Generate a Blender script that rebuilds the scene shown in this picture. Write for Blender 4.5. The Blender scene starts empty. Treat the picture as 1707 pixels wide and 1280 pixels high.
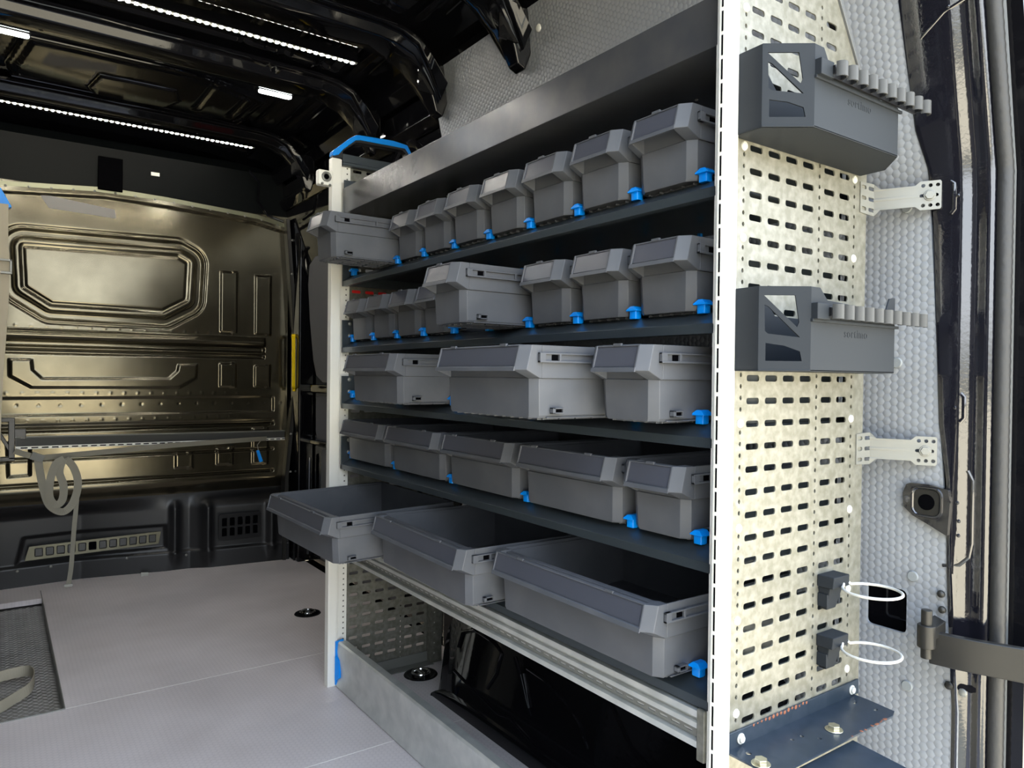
import bpy, bmesh, math, random
import numpy as np
from mathutils import Vector, Matrix
random.seed(4)
C = bpy.context.scene.collection
PI = math.pi

# ------------------------------------------------------------------ camera
F, YAW, PITCH, ROLL = 1213.3, 0.617395, -0.010122, 0.011671
f = Vector((math.sin(YAW)*math.cos(PITCH), math.cos(YAW)*math.cos(PITCH), math.sin(PITCH)))
r = Vector((math.cos(YAW), -math.sin(YAW), 0)); u = r.cross(f)
r2 = math.cos(ROLL)*r + math.sin(ROLL)*u; u2 = -math.sin(ROLL)*r + math.cos(ROLL)*u
cd = bpy.data.cameras.new('camera'); cam = bpy.data.objects.new('camera', cd); C.objects.link(cam)
cd.sensor_fit = 'HORIZONTAL'; cd.sensor_width = 36; cd.lens = 36*F/1707; cd.clip_start = .02
M = Matrix((r2, u2, -f)).transposed().to_4x4(); M.translation = Vector((0, 0, .885)); cam.matrix_world = M
bpy.context.scene.camera = cam

# ------------------------------------------------------------------ world, sun, exposure
sc = bpy.context.scene
w = bpy.data.worlds.new('sky'); sc.world = w; w.use_nodes = True
nt = w.node_tree; nt.nodes.clear()
wo = nt.nodes.new('ShaderNodeOutputWorld'); bg = nt.nodes.new('ShaderNodeBackground')
tc = nt.nodes.new('ShaderNodeTexCoord'); sp = nt.nodes.new('ShaderNodeSeparateXYZ')
mr = nt.nodes.new('ShaderNodeMapRange'); rp = nt.nodes.new('ShaderNodeValToRGB')
nt.links.new(tc.outputs['Generated'], sp.inputs[0]); nt.links.new(sp.outputs['Z'], mr.inputs[0])
mr.inputs[1].default_value = -1; mr.inputs[2].default_value = 1
nt.links.new(mr.outputs[0], rp.inputs[0]); nt.links.new(rp.outputs[0], bg.inputs[0]); nt.links.new(bg.outputs[0], wo.inputs[0])
cr = rp.color_ramp
cr.elements[0].position = 0; cr.elements[0].color = (.30, .27, .22, 1)
cr.elements[1].position = 1; cr.elements[1].color = (.50, .68, 1, 1)
for p_, c_ in ((.47, (.40, .36, .28, 1)), (.50, (.30, .31, .26, 1)), (.54, (.9, .95, 1, 1)), (.70, (.78, .88, 1, 1))):
    e = cr.elements.new(p_); e.color = c_
bg.inputs[1].default_value = 3.9
sd = bpy.data.lights.new('sun', 'SUN'); sd.energy = 20; sd.angle = .01; sd.color = (1, .95, .87)
so = bpy.data.objects.new('sun', sd); C.objects.link(so); so.rotation_euler = (math.radians(-38), math.radians(14), 0)
sc.view_settings.view_transform = 'Standard'; sc.view_settings.look = 'None'
sc.view_settings.gamma = 1; sc.view_settings.use_curve_mapping = False
sc.view_settings.exposure = 0.85
sc.cycles.use_denoising = True
sc.cycles.max_bounces = 8; sc.cycles.diffuse_bounces = 4; sc.cycles.glossy_bounces = 5
sc.cycles.caustics_reflective = False; sc.cycles.caustics_refractive = False
sc.cycles.sample_clamp_indirect = 6

# ------------------------------------------------------------------ materials
def mat(name, col, rough=.5, metal=0, spec=.5, coat=0, bump=None, var=None, emit=None, crough=.05):
    m = bpy.data.materials.new(name); m.use_nodes = True
    nt = m.node_tree; b = nt.nodes['Principled BSDF']
    b.inputs['Base Color'].default_value = (*col, 1); b.inputs['Roughness'].default_value = rough
    b.inputs['Metallic'].default_value = metal; b.inputs['Specular IOR Level'].default_value = spec
    b.inputs['Coat Weight'].default_value = coat; b.inputs['Coat Roughness'].default_value = crough
    tcn = nt.nodes.new('ShaderNodeTexCoord')
    if var:   # (scale, color2, low, high, detail)
        n = nt.nodes.new('ShaderNodeTexNoise'); n.inputs['Scale'].default_value = var[0]; n.inputs['Detail'].default_value = var[4]
        rr = nt.nodes.new('ShaderNodeValToRGB'); rr.color_ramp.elements[0].position = var[2]; rr.color_ramp.elements[1].position = var[3]
        rr.color_ramp.elements[0].color = (*col, 1); rr.color_ramp.elements[1].color = (*var[1], 1)
        nt.links.new(tcn.outputs['Object'], n.inputs['Vector']); nt.links.new(n.outputs['Fac'], rr.inputs[0])
        nt.links.new(rr.outputs[0], b.inputs['Base Color'])
    if bump:  # (scale, strength, distance)
        n = nt.nodes.new('ShaderNodeTexNoise'); n.inputs['Scale'].default_value = bump[0]; n.inputs['Detail'].default_value = 3
        bp = nt.nodes.new('ShaderNodeBump'); bp.inputs['Strength'].default_value = bump[1]; bp.inputs['Distance'].default_value = bump[2]
        nt.links.new(tcn.outputs['Object'], n.inputs['Vector']); nt.links.new(n.outputs['Fac'], bp.inputs['Height'])
        nt.links.new(bp.outputs[0], b.inputs['Normal'])
    if emit:
        b.inputs['Emission Color'].default_value = (*emit[0], 1); b.inputs['Emission Strength'].default_value = emit[1]
    return m

def mnode(nt, op, a, b=None, c=None):
    n = nt.nodes.new('ShaderNodeMath'); n.operation = op
    for i, v in enumerate((a, b, c)):
        if v is None: continue
        if isinstance(v, (int, float)): n.inputs[i].default_value = v
        else: nt.links.new(v, n.inputs[i])
    return n.outputs[0]

def hex_height(nt, ua, va, pitch):
    """domes on a hexagonal lattice, 1 at a cell's centre, 0 at its edge"""
    px, py = pitch, pitch*math.sqrt(3)
    def wrap(v, p, off):
        if off: v = mnode(nt, 'ADD', v, p/2)
        return mnode(nt, 'WRAP', v, p/2, -p/2)
    d = []
    for off in (0, 1):
        a, b = wrap(va, px, off), wrap(ua, py, off)
        d.append(mnode(nt, 'ADD', mnode(nt, 'MULTIPLY', a, a), mnode(nt, 'MULTIPLY', b, b)))
    m_ = mnode(nt, 'MINIMUM', d[0], d[1])
    return mnode(nt, 'SUBTRACT', 1, mnode(nt, 'DIVIDE', m_, (pitch*.577)**2))

def hex_mat(name, col, col2, pitch, axes, strength, dist, rough, tint=None):
    m = mat(name, col, rough, 0, .5); nt = m.node_tree; b = nt.nodes['Principled BSDF']
    tcn = nt.nodes.new('ShaderNodeTexCoord'); s = nt.nodes.new('ShaderNodeSeparateXYZ'); nt.links.new(tcn.outputs['Object'], s.inputs[0])
    h = hex_height(nt, s.outputs[axes[0]], s.outputs[axes[1]], pitch)
    bp = nt.nodes.new('ShaderNodeBump'); bp.inputs['Strength'].default_value = strength; bp.inputs['Distance'].default_value = dist
    nt.links.new(h, bp.inputs['Height']); nt.links.new(bp.outputs[0], b.inputs['Normal'])
    fac = mnode(nt, 'MULTIPLY', h, 1.6)
    n = nt.nodes.new('ShaderNodeTexNoise'); n.inputs['Scale'].default_value = 3.5; n.inputs['Detail'].default_value = 6
    nt.links.new(tcn.outputs['Object'], n.inputs['Vector'])
    mx = nt.nodes.new('ShaderNodeMix'); mx.data_type = 'RGBA'
    mx.inputs['A'].default_value = (*col2, 1); mx.inputs['B'].default_value = (*col, 1)
    nt.links.new(fac, mx.inputs['Factor'])
    mx2 = nt.nodes.new('ShaderNodeMix'); mx2.data_type = 'RGBA'; mx2.blend_type = 'MULTIPLY'
    rr = nt.nodes.new('ShaderNodeValToRGB'); rr.color_ramp.elements[0].position = .3; rr.color_ramp.elements[1].position = .7
    rr.color_ramp.elements[0].color = (.88, .87, .86, 1); rr.color_ramp.elements[1].color = (1.08, 1.08, 1.08, 1)
    nt.links.new(n.outputs['Fac'], rr.inputs[0]); nt.links.new(mx.outputs['Result'], mx2.inputs['A']); nt.links.new(rr.outputs[0], mx2.inputs['B'])
    mx2.inputs['Factor'].default_value = 1
    nt.links.new(mx2.outputs['Result'], b.inputs['Base Color'])
    return m

M_paint = mat('black gloss paint', (.004, .004, .005), .05, 0, .32, 0, bump=(60, .03, .002))
M_pillar = mat('black orange peel paint', (.006, .006, .009), .06, 0, .6, .8, bump=(190, .16, .0012))
M_bulk = mat('satin black painted steel', (.100, .088, .060), .17, .9, .5, 0, var=(9, (.135, .12, .083), .35, .7, 6))
M_blackplast = mat('black moulded plastic', (.010, .010, .011), .36, 0, .4)
M_upper = mat('dull black upper panel', (.004, .005, .0055), .35, 0, .06)
M_roof = mat('black roof skin', (.004, .004, .005), .07, 0, .2)
M_wallhex = hex_mat('hexagon embossed grey lining', (.265, .278, .296), (.235, .248, .27), .0128, (1, 2), .75, .0013, .40)
M_floor = hex_mat('grey hexagon printed floor', (.67, .615, .605), (.58, .53, .525), .0135, (0, 1), .5, .0005, .42)
M_lining = mat('smooth grey lining board', (.115, .115, .12), .55, bump=(300, .1, .001))
M_lining2 = mat('dim grey flap', (.05, .05, .048), .4)
M_bin = mat('dark grey bin plastic', (.080, .084, .093), .40, 0, .30, var=(14, (.105, .108, .117), .45, .8, 5), bump=(420, .05, .0006))
M_label = mat('label strip plastic', (.062, .065, .080), .28, 0, .5)
M_tray = mat('anthracite powder coat', (.045, .056, .064), .28, .3, .5, bump=(700, .08, .0005))
M_fascia = mat('anthracite fascia', (.085, .088, .096), .26, .5, .5, var=(16, (.125, .122, .12), .4, .75, 5), bump=(500, .06, .0005))
M_blue = mat('bright blue plastic', (.0, .25, .82), .32)
M_clip = mat('light grey clip plastic', (.055, .056, .055), .45, 0, .2)
M_alu = mat('anodised aluminium post', (.88, .86, .78), .34, .1, .5)
M_galv = mat('galvanised perforated steel', (.142, .138, .108), .40, .3, .5, var=(75, (.215, .21, .178), .38, .66, 10), bump=(60, .12, .001))
M_galv2 = mat('galvanised profile', (.52, .53, .50), .36, .5, .5, var=(26, (.64, .64, .60), .35, .7, 6))
M_zinc = mat('zinc plated steel', (.20, .20, .18), .38, .25, .5)
M_white = mat('white rivet', (.5, .5, .46), .4)
M_caddy = mat('grey caddy plastic', (.021, .024, .028), .50, 0, .07, bump=(500, .05, .0005))
M_steelblue = mat('blue grey painted steel', (.020, .030, .042), .28, .1, .4, var=(45, (.028, .038, .052), .4, .6, 4))
M_wire = mat('white coated wire', (.50, .49, .45), .35)
M_rubber = mat('black rubber seal', (.018, .018, .018), .55, bump=(90, .5, .002))
M_trimgrey = mat('grey body trim', (.10, .105, .11), .35)
M_strap = mat('grey webbing strap', (.19, .178, .14), .8, bump=(900, .5, .0008))
M_strapL = mat('beige webbing strap', (.36, .32, .24), .85, bump=(900, .5, .0008))
M_yellow = mat('yellow plastic', (.9, .62, .0), .4)
M_dark = mat('dark cavity', (.002, .002, .0025), .9, 0, .0)
M_led = mat('led lamp', (1, 1, 1), .5, emit=((1, .95, .86), 120))
M_lamp = mat('lamp diffuser', (1, 1, 1), .5, emit=((.95, .98, 1), 60))
M_cover = mat('clear led cover', (.12, .12, .11), .3, 0, .5)
M_red = mat('red cargo net tape', (.85, .01, .01), .6)
M_chrome = mat('polished lashing ring', (.6, .6, .58), .15, 1)
M_hinge = mat('satin black hinge', (.020, .019, .017), .36, .3, .4)
M_pave = mat('pale concrete paving', (.56, .49, .35), .9, var=(1.5, (.62, .55, .41), .4, .6, 4))

def diamond_mat():
    m = mat('chequer plate', (.42, .41, .40), .34, .45); nt = m.node_tree; b = nt.nodes['Principled BSDF']
    tcn = nt.nodes.new('ShaderNodeTexCoord'); s = nt.nodes.new('ShaderNodeSeparateXYZ'); nt.links.new(tcn.outputs['Object'], s.inputs[0])
    X, Y = s.outputs[0], s.outputs[1]
    p = .030
    a = mnode(nt, 'MULTIPLY', mnode(nt, 'ADD', X, Y), .7071/p); c = mnode(nt, 'MULTIPLY', mnode(nt, 'SUBTRACT', X, Y), .7071/p)
    fa, fc = mnode(nt, 'FLOOR', a), mnode(nt, 'FLOOR', c)
    par = mnode(nt, 'MODULO', mnode(nt, 'ABSOLUTE', mnode(nt, 'ADD', fa, fc)), 2)
    w1 = mnode(nt, 'SINE', mnode(nt, 'MULTIPLY', a, 2*PI*3)); w2 = mnode(nt, 'SINE', mnode(nt, 'MULTIPLY', c, 2*PI*3))
    h = mnode(nt, 'ADD', mnode(nt, 'MULTIPLY', w1, par), mnode(nt, 'MULTIPLY', w2, mnode(nt, 'SUBTRACT', 1, par)))
    h = mnode(nt, 'MAXIMUM', h, 0)
    bp = nt.nodes.new('ShaderNodeBump'); bp.inputs['Strength'].default_value = 1; bp.inputs['Distance'].default_value = .004
    nt.links.new(h, bp.inputs['Height']); nt.links.new(bp.outputs[0], b.inputs['Normal'])
    return m
M_diamond = mat('chequer plate', (.30, .29, .28), .36, .45, var=(20, (.22, .215, .20), .4, .6, 5))

# ------------------------------------------------------------------ helpers
class MB:
    def __init__(s): s.v = []; s.f = []
    def add(s, vs, fs):
        n = len(s.v); s.v += [tuple(q) for q in vs]; s.f += [tuple(i+n for i in q) for q in fs]; return s
    def box(s, x0, x1, y0, y1, z0, z1):
        vs = [(x, y, z) for z in (z0, z1) for (x, y) in ((x0, y0), (x1, y0), (x1, y1), (x0, y1))]
        return s.add(vs, [(3, 2, 1, 0), (4, 5, 6, 7), (0, 1, 5, 4), (1, 2, 6, 5), (2, 3, 7, 6), (3, 0, 4, 7)])
    def loops(s, L, cap=True, closed=True):
        """bridge equal-length loops"""
        n = len(L[0]); vs = [q for l in L for q in l]; fs = []
        for i in range(len(L)-1):
            for j in range(n if closed else n-1):
                k = (j+1) % n; fs.append((i*n+j, i*n+k, (i+1)*n+k, (i+1)*n+j))
        if cap: fs += [tuple(range(n))[::-1], tuple(range((len(L)-1)*n, len(L)*n))]
        return s.add(vs, fs)
    def prism(s, poly, axis, a, b):
        def P(q, t): return {'x': (t, q[0], q[1]), 'y': (q[0], t, q[1]), 'z': (q[0], q[1], t)}[axis]
        return s.loops([[P(q, a) for q in poly], [P(q, b) for q in poly]])
    def tube(s, pts, rad, n=8, cap=True, closed=False):
        P = [Vector(q) for q in pts]; L = []; m = len(P); prev = None
        for i in range(m):
            if closed: t = P[(i+1) % m]-P[i-1]
            else: t = P[min(i+1, m-1)]-P[max(i-1, 0)]
            t.normalize()
            if prev is None:
                a = t.cross(Vector((0, 0, 1)))
                if a.length < .1: a = t.cross(Vector((1, 0, 0)))
            else: a = prev-t*prev.dot(t)
            a.normalize(); prev = a; b = t.cross(a)
            rr = rad[i] if isinstance(rad, (list, tuple)) else rad
            L.append([tuple(P[i]+(a*math.cos(k*2*PI/n)+b*math.sin(k*2*PI/n))*rr) for k in range(n)])
        if closed: L.append(L[0]); cap = False
        return s.loops(L, cap)
    def cyl(s, c, d, rad, h, n=16, r2=None):
        c = Vector(c); d = Vector(d).normalized(); return s.tube([c, c+d*h], [rad, rad if r2 is None else r2], n)
    def dome(s, c, d, rad, h, n=10):
        c = Vector(c); d = Vector(d).normalized()
        return s.tube([c, c+d*h*.6, c+d*h*.95, c+d*h], [rad, rad*.85, rad*.45, rad*.05], n)
    def ribbon(s, pts, width, thick, n_dir):
        """flat strap: pts path, width direction per point or constant"""
        P = [Vector(q) for q in pts]; L = []
        for i, q in enumerate(P):
            t = (P[min(i+1, len(P)-1)]-P[max(i-1, 0)]).normalized()
            wd = Vector(n_dir[i] if isinstance(n_dir, list) else n_dir); wd = (wd-t*wd.dot(t)).normalized(); nn = t.cross(wd)
            a, b = wd*width/2, nn*thick/2
            L.append([tuple(q-a-b), tuple(q+a-b), tuple(q+a+b), tuple(q-a+b)])
        return s.loops(L)
    def build(s, name, m, parent=None, bevel=0, smooth=False, seg=2, kind=None, label=None, ang=35):
        me = bpy.data.meshes.new(name); me.from_pydata(s.v, [], s.f); me.update()
        bm = bmesh.new(); bm.from_mesh(me); bmesh.ops.recalc_face_normals(bm, faces=bm.faces); bm.to_mesh(me); bm.free()
        return link(name, me, m, parent, bevel, smooth, seg, kind, label, ang)

def link(name, me, m, parent=None, bevel=0, smooth=False, seg=2, kind=None, label=None, ang=35):
    me.materials.append(m)
    o = bpy.data.objects.new(name, me); C.objects.link(o)
    if smooth or bevel: me.shade_smooth(); me.set_sharp_from_angle(angle=math.radians(ang))
    if bevel:
        b = o.modifiers.new('bevel', 'BEVEL'); b.width = bevel; b.segments = seg; b.limit_method = 'ANGLE'; b.angle_limit = math.radians(30)
        b.harden_normals = True
    if parent: o.parent = parent
    if kind: o['kind'] = kind
    if label: o['label'] = label
    return o

def root(name, label, cat, loc=(0, 0, 0), group=None, rot=(0, 0, 0)):
    o = bpy.data.objects.new(name, None); C.objects.link(o); o.location = loc; o.rotation_euler = rot; o.empty_display_size = .02
    o['label'] = label; o['category'] = cat
    if group: o['group'] = group
    return o
def tag(o, label, cat, group=None):
    o['label'] = label; o['category'] = cat
    if group: o['group'] = group
    return o
def struct(o): o['kind'] = 'structure'; return o
def dup(o, parent=None, loc=None):
    c = o.copy(); C.objects.link(c)
    if parent: c.parent = parent
    if loc is not None: c.location = loc
    for ch in list(o.children): dup(ch, c)
    return c

def circ(cx, cy, rx, ry=None, n=8, a0=0):
    ry = ry or rx
    return [(cx+rx*math.cos(a0+k*2*PI/n), cy+ry*math.sin(a0+k*2*PI/n)) for k in range(n)]
def rrect(cx, cy, w_, h_, rad, n=3):
    out = []
    for (sx, sy, a0) in ((1, 1, 0), (-1, 1, PI/2), (-1, -1, PI), (1, -1, 3*PI/2)):
        for k in range(n+1):
            a = a0+k*PI/2/n; out.append((cx+sx*(w_/2-rad)+rad*math.cos(a), cy+sy*(h_/2-rad)+rad*math.sin(a)))
    return out
def plate_mesh(outer, holes, thick, name='plate'):
    """flat plate in XY with holes, thickness along Z (centred)"""
    cu = bpy.data.curves.new(name, 'CURVE'); cu.dimensions = '2D'; cu.fill_mode = 'BOTH'; cu.extrude = thick/2
    for poly in [outer]+holes:
        s_ = cu.splines.new('POLY'); s_.points.add(len(poly)-1); s_.use_cyclic_u = True
        for i, q in enumerate(poly): s_.points[i].co = (q[0], q[1], 0, 1)
    o = bpy.data.objects.new(name, cu); me = bpy.data.meshes.new_from_object(o)
    bpy.data.objects.remove(o); bpy.data.curves.remove(cu); return me
def plate(name, outer, holes, thick, m, parent, frame, loc, bevel=0):
    """frame: 'xz' plate drawn in x,z (normal y); 'yz' drawn in y,z; 'xy'"""
    me = plate_mesh(outer, holes, thick, name)
    if frame == 'xz': T = Matrix(((1, 0, 0), (0, 0, 1), (0, 1, 0))).to_4x4()
    elif frame == 'yz': T = Matrix(((0, 0, 1), (1, 0, 0), (0, 1, 0))).to_4x4()
    else: T = Matrix.Identity(4)
    T.translation = Vector(loc); me.transform(T)
    bm = bmesh.new(); bm.from_mesh(me); bmesh.ops.recalc_face_normals(bm, faces=bm.faces); bm.to_mesh(me); bm.free()
    return link(name, me, m, parent, bevel)
def heightfield(name, x0, x1, nx, z0, z1, nz, fn, m, frame='xz', parent=None):
    xs = np.linspace(x0, x1, nx); zs = np.linspace(z0, z1, nz); X, Z = np.meshgrid(xs, zs); Hh = fn(X, Z)
    co = np.stack([X, Hh, Z] if frame == 'xz' else [X, Z, Hh], -1).reshape(-1, 3)
    i = np.arange(nz-1)[:, None]*nx+np.arange(nx-1)[None]; q = np.stack([i, i+1, i+nx+1, i+nx], -1).reshape(-1, 4)
    me = bpy.data.meshes.new(name); me.vertices.add(len(co)); me.vertices.foreach_set('co', co.astype('f').ravel())
    me.loops.add(q.size); me.loops.foreach_set('vertex_index', q.astype('i').ravel())
    me.polygons.add(len(q)); me.polygons.foreach_set('loop_start', np.arange(0, q.size, 4, dtype='i'))
    me.update(calc_edges=True); me.validate(); me.shade_smooth()
    me.materials.append(m); o = bpy.data.objects.new(name, me); C.objects.link(o)
    if parent: o.parent = parent
    return o
def sdpoly(X, Z, poly, rad=0):
    """signed distance to polygon (numpy), negative inside"""
    P = np.array(poly); d = np.full(X.shape, 1e9); s_ = np.ones(X.shape)
    n = len(P)
    for i in range(n):
        a, b = P[i], P[i-1]; e = b-a; wx, wz = X-a[0], Z-a[1]
        t = np.clip((wx*e[0]+wz*e[1])/(e@e), 0, 1); d = np.minimum(d, np.hypot(wx-e[0]*t, wz-e[1]*t))
        c1 = Z >= a[1]; c2 = Z < b[1]; c3 = e[0]*wz > e[1]*wx
        s_ = np.where((c1 & c2 & c3) | (~c1 & ~c2 & ~c3), -s_, s_)
    return d*s_-rad
def sm(x, a, b):
    t = np.clip((x-a)/(b-a), 0, 1); return t*t*(3-2*t)
def groove(d, c, wd, depth): return -depth*np.exp(-((d-c)/wd)**2)
def xwall(z): return 1.20 if z < 1.2 else 1.20-(z-1.2)*(.13/.60)

# ------------------------------------------------------------------ floor, walls, roof
flo = MB()
def slab(x0, x1, y0, y1, z0=-.012, z1=0.0): flo.box(x0, x1, y0, y1, z0, z1)
floor = struct(MB().box(-.56, 1.20, .42, 1.590, -.02, 0).box(-.56, 1.20, 1.5915, 2.222, -.02, 0)
               .box(.153, 1.20, 2.2235, 3.36, -.02, 0).box(-.56, 1.20, 3.36, 3.60, -.02, 0).build('floor', M_floor))
struct(MB().box(-.56, 1.22, .40, 3.62, -.10, -.05).build('trim_1', M_dark))
MB().box(-.56, 1.0, 1.5900, 1.5915, -.001, .0004).box(-.56, 1.0, 2.222, 2.2235, -.001, .0004).build('joint_line', mat('pale joint', (.80, .78, .74), .5), floor)
side_step = struct(MB().box(-.56, .155, 2.222, 3.40, -.055, -.028).build('trim_2', M_diamond))
bars = MB()
p_ = .0235
for i in range(-34, 10):
    for j in range(52):
        x, y = .140+i*p_*.5*1.0, 2.235+j*p_
        if i % 2: y += p_*.5
        if x > .146 or x < -.25 or y > 3.36: continue
        a_ = math.radians(35 if i % 2 else -35); c_, s_ = math.cos(a_)*.0095, math.sin(a_)*.0095; n_ = (-s_*.22, c_*.22)
        base = [(x-c_, y-s_), (x+n_[0], y+n_[1]), (x+c_, y+s_), (x-n_[0], y-n_[1])]
        bars.add([(q[0], q[1], -.028) for q in base]+[(x-c_*.4, y-s_*.4, -.0262), (x+c_*.4, y+s_*.4, -.0262)], [(0, 1, 5, 4), (1, 2, 5), (2, 3, 4, 5), (3, 0, 4)])
o = bars.build('tread_bars', mat('raised chequer bars', (.60, .59, .57), .3, .5), side_step); o['kind'] = 'stuff'
MB().box(.1505, .153, 2.222, 3.47, -.03, .004).box(-.56, .153, 2.219, 2.222, -.03, .003).build('edge_profile', M_zinc, side_step)
struct(MB().box(-.56, 1.22, .385, .42, -.10, .004).build('trim_3', M_trimgrey))

# bulkhead with pressed relief
WIN = [(.096, 1.377), (.656, 1.389), (.69, 1.372), (.683, 1.218), (.597, 1.166), (.189, 1.17), (.103, 1.227)]
WOUT = [(.115, 1.40), (.67, 1.405), (.70, 1.37), (.695, 1.20), (.595, 1.150), (.185, 1.155), (.11, 1.215)]
EMB = [(.045, .93), (.119, .932), (.122, .89), (.155, .856), (.625, .860), (.659, .893), (.663, .921), (.742, .923), (.738, .861), (.668, .818), (.119, .818), (.046, .864)]
SQ = [(.037, .60), (.042, .462), (.116, .465), (.116, .60)]
def bulk(X, Z):
    h = np.zeros(X.shape)
    d = sdpoly(X, Z, WIN)
    h += groove(d, .008, .004, .006)+groove(d, .016, .004, .004)
    h += -.014*sm(d, .034, .050)+.016*sm(d, .070, .080)+groove(d, .088, .004, .005)
    for px, pz0, pz1 in ((.910, 1.075, 1.352), (1.065, 1.07, 1.346), (.908, .822, .930), (1.064, .822, .924), (.723, .46, .53), (.898, .465, .54), (1.057, .46, .63)):
        dd = sdpoly(X, Z, [(px-.07, pz0), (px, pz0), (px, pz1), (px-.07, pz1)])
        h += .006*sm(-dd, -.003, .006)
        h += .004*np.exp(-((dd)/.0035)**2)*(X > px-.02)
    h += .007*sm(-sdpoly(X, Z, EMB), -.004, .006)
    h += -.008*sm(-sdpoly(X, Z, SQ), -.004, .006)
    ends = sm(-X, -1.09, -1.07)
    # horizontal pressed beam and channels
    def band(z0, z1, dep, xe=1.085, s_=.005):
        return dep*sm(Z, z0-s_, z0+s_)*sm(-Z, -z1-s_, -z1+s_)*sm(-X, -xe-.006, -xe+.006)
    h += band(.962, 1.052, .010, 1.04)+band(.985, 1.010, -.022, 1.04, .006)+band(1.020, 1.040, .010, 1.04, .008)
    h += band(.958, .975, -.018, 1.04)
    h += band(.706, .776, -.008, 1.085)+band(.640, .652, -.016)+band(.640, .668, -.004)
    h += band(.523, .531, -.014)+band(.419, .428, -.016)
    # folded upper flange
    zt = np.interp(X, [0, .375, .6, 1.0, 1.13], [1.585, 1.618, 1.613, 1.59, 1.565])-.0
    h += .014*sm(Z-zt, -.006, .002)
    # fold into the lower kick panel
    h += -.05*sm(-Z, -.40, -.33)
    for rz in (1.068, .955, .795, .685):
        k = np.abs(((X-.03-rz*.3) % .052)-.026); h += .0009*np.exp(-((np.hypot(k, Z-rz))/.0045)**2)*(X < .95)
    k = np.abs(((X-.03) % .075)-.0375); h += groove(np.hypot(k, Z-.747), 0, .0045, .0014)
    return 3.5-h
bulkhead = struct(heightfield('wall_front', -.56, 1.15, 420, .335, 1.635, 320, bulk, M_bulk))
def kick(X, Z):
    h = .0*X
    base = np.interp(X, [-.56, .02, .30, .62, .72, .80, 1.10, 1.15], [3.56, 3.56, 3.575, 3.51, 3.505, 3.47, 3.435, 3.43])
    t = sm(-Z, -.34, -.27)
    y = 3.545*(1-t)+(base+.03)*t
    for cx in (.66, .79, 1.07): y = y-.018*np.exp(-((X-cx)/.018)**2)*sm(-Z, -.32, -.27)*sm(Z, .0, .10)
    y = y+.012*sm(-sdpoly(X, Z, [(.07, .09), (.63, .10), (.625, .205), (.095, .20)]), -.004, .01)
    y = y-.012*sm(-Z, -.09, -.075)
    return y
struct(heightfield('trim_4', -.56, 1.15, 300, -.01, .34, 90, kick, M_blackplast, parent=None))
# strip of square vents
t = root('vent_strip', 'pale metal strip of twelve square vents low on the bulkhead', 'vent', (0, 0, 0))
holes = [rrect(.148+.0385*k, 0.1415+.0006*k, .030, .036, .005) for k in range(12)]
M_vent = mat('brassy vent frame', (.16, .15, .10), .35, .5)
plate('frame', [(.100, .112), (.596, .122), (.606, .176), (.115, .168)], holes, .006, M_vent, t, 'xz', (0, 3.552, 0))
for k in range(12):
    sq = MB().box(.148+.0385*k-.013, .148+.0385*k+.013, 3.551, 3.558, .1415+.0006*k-.0155, .1415+.0006*k+.0155)
    sq.build('flap', M_dark if k == 5 else M_lining2, t, bevel=.002)
# grille
t = root('floor_grille', 'black ten-slot air grille low on the bulkhead right side', 'grille', (0, 0, 0))
holes = [rrect(.853+.0345*i, .207-.046*j, .022, .038, .004) for i in range(5) for j in range(2)]
plate('grille_frame', rrect(.923, .183, .19, .12, .012), holes, .006, M_blackplast, t, 'xz', (0, 3.452, 0), bevel=.001)
MB().box(.835, 1.01, 3.458, 3.462, .13, .237).build('backing', M_dark, t)
for k, (sx, sz) in enumerate(((.075, .075), (.19, .078), (.47, .075), (.99, .09), (.70, .07))):
    tag(MB().dome((sx, 3.545 if sx < .6 else 3.49, sz), (0, -1, 0), .006, .004).build('bolt', M_zinc, smooth=True),
        ['bolt head under the left end of the vent strip', 'bolt head under the strap end on the kick panel', 'bolt head under the right end of the vent strip', 'bolt head below the ten-slot grille', 'bolt head on the kick panel between strip and grille'][k], 'bolt', 'kick panel bolts')

# flange rivets on the bulkhead
fl = MB()
for k in range(16):
    x = .03+.073*k; z = np.interp(x, [0, .375, .6, 1.0, 1.13], [1.605, 1.636, 1.632, 1.610, 1.585])
flange = MB().loops([[(x, y, z+dz) for (y, dz) in ((3.486, -.002), (3.482, .036), (3.49, .036), (3.492, -.002))]
                     for x, z in ((-.56, 1.56), (0, 1.590), (.375, 1.622), (.6, 1.617), (1.0, 1.594), (1.13, 1.569))])
fo = flange.build('top_flange', mat('olive tinted flange', (.20, .20, .14), .35, .8), bulkhead, bevel=.001)
for k in range(15):
    x = .03+.076*k; z = float(np.interp(x, [0, .375, .6, 1.0, 1.13], [1.608, 1.640, 1.635, 1.612, 1.587]))
    MB().dome((x, 3.484, z), (0, -1, 0), .0055, .004, 8).build('rivet', M_zinc, bulkhead, smooth=True)
# upper dark bulkhead panel leaning back to the roof
struct(MB().loops([[(x, 3.50, 1.62), (x, 3.47, 1.82), (x, 3.50, 1.86), (x, 3.53, 1.62)] for x in (-.56, 1.16)]).build('trim_5', M_upper))
struct(MB().box(.345, .435, 3.462, 3.492, 1.645, 1.78).build('trim_6', M_dark))
tag(MB().box(.545, .578, 3.474, 3.478, 1.735, 1.750).build('sticker', M_alu), 'tiny white sticker on the dark panel above the bulkhead', 'sticker')
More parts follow.
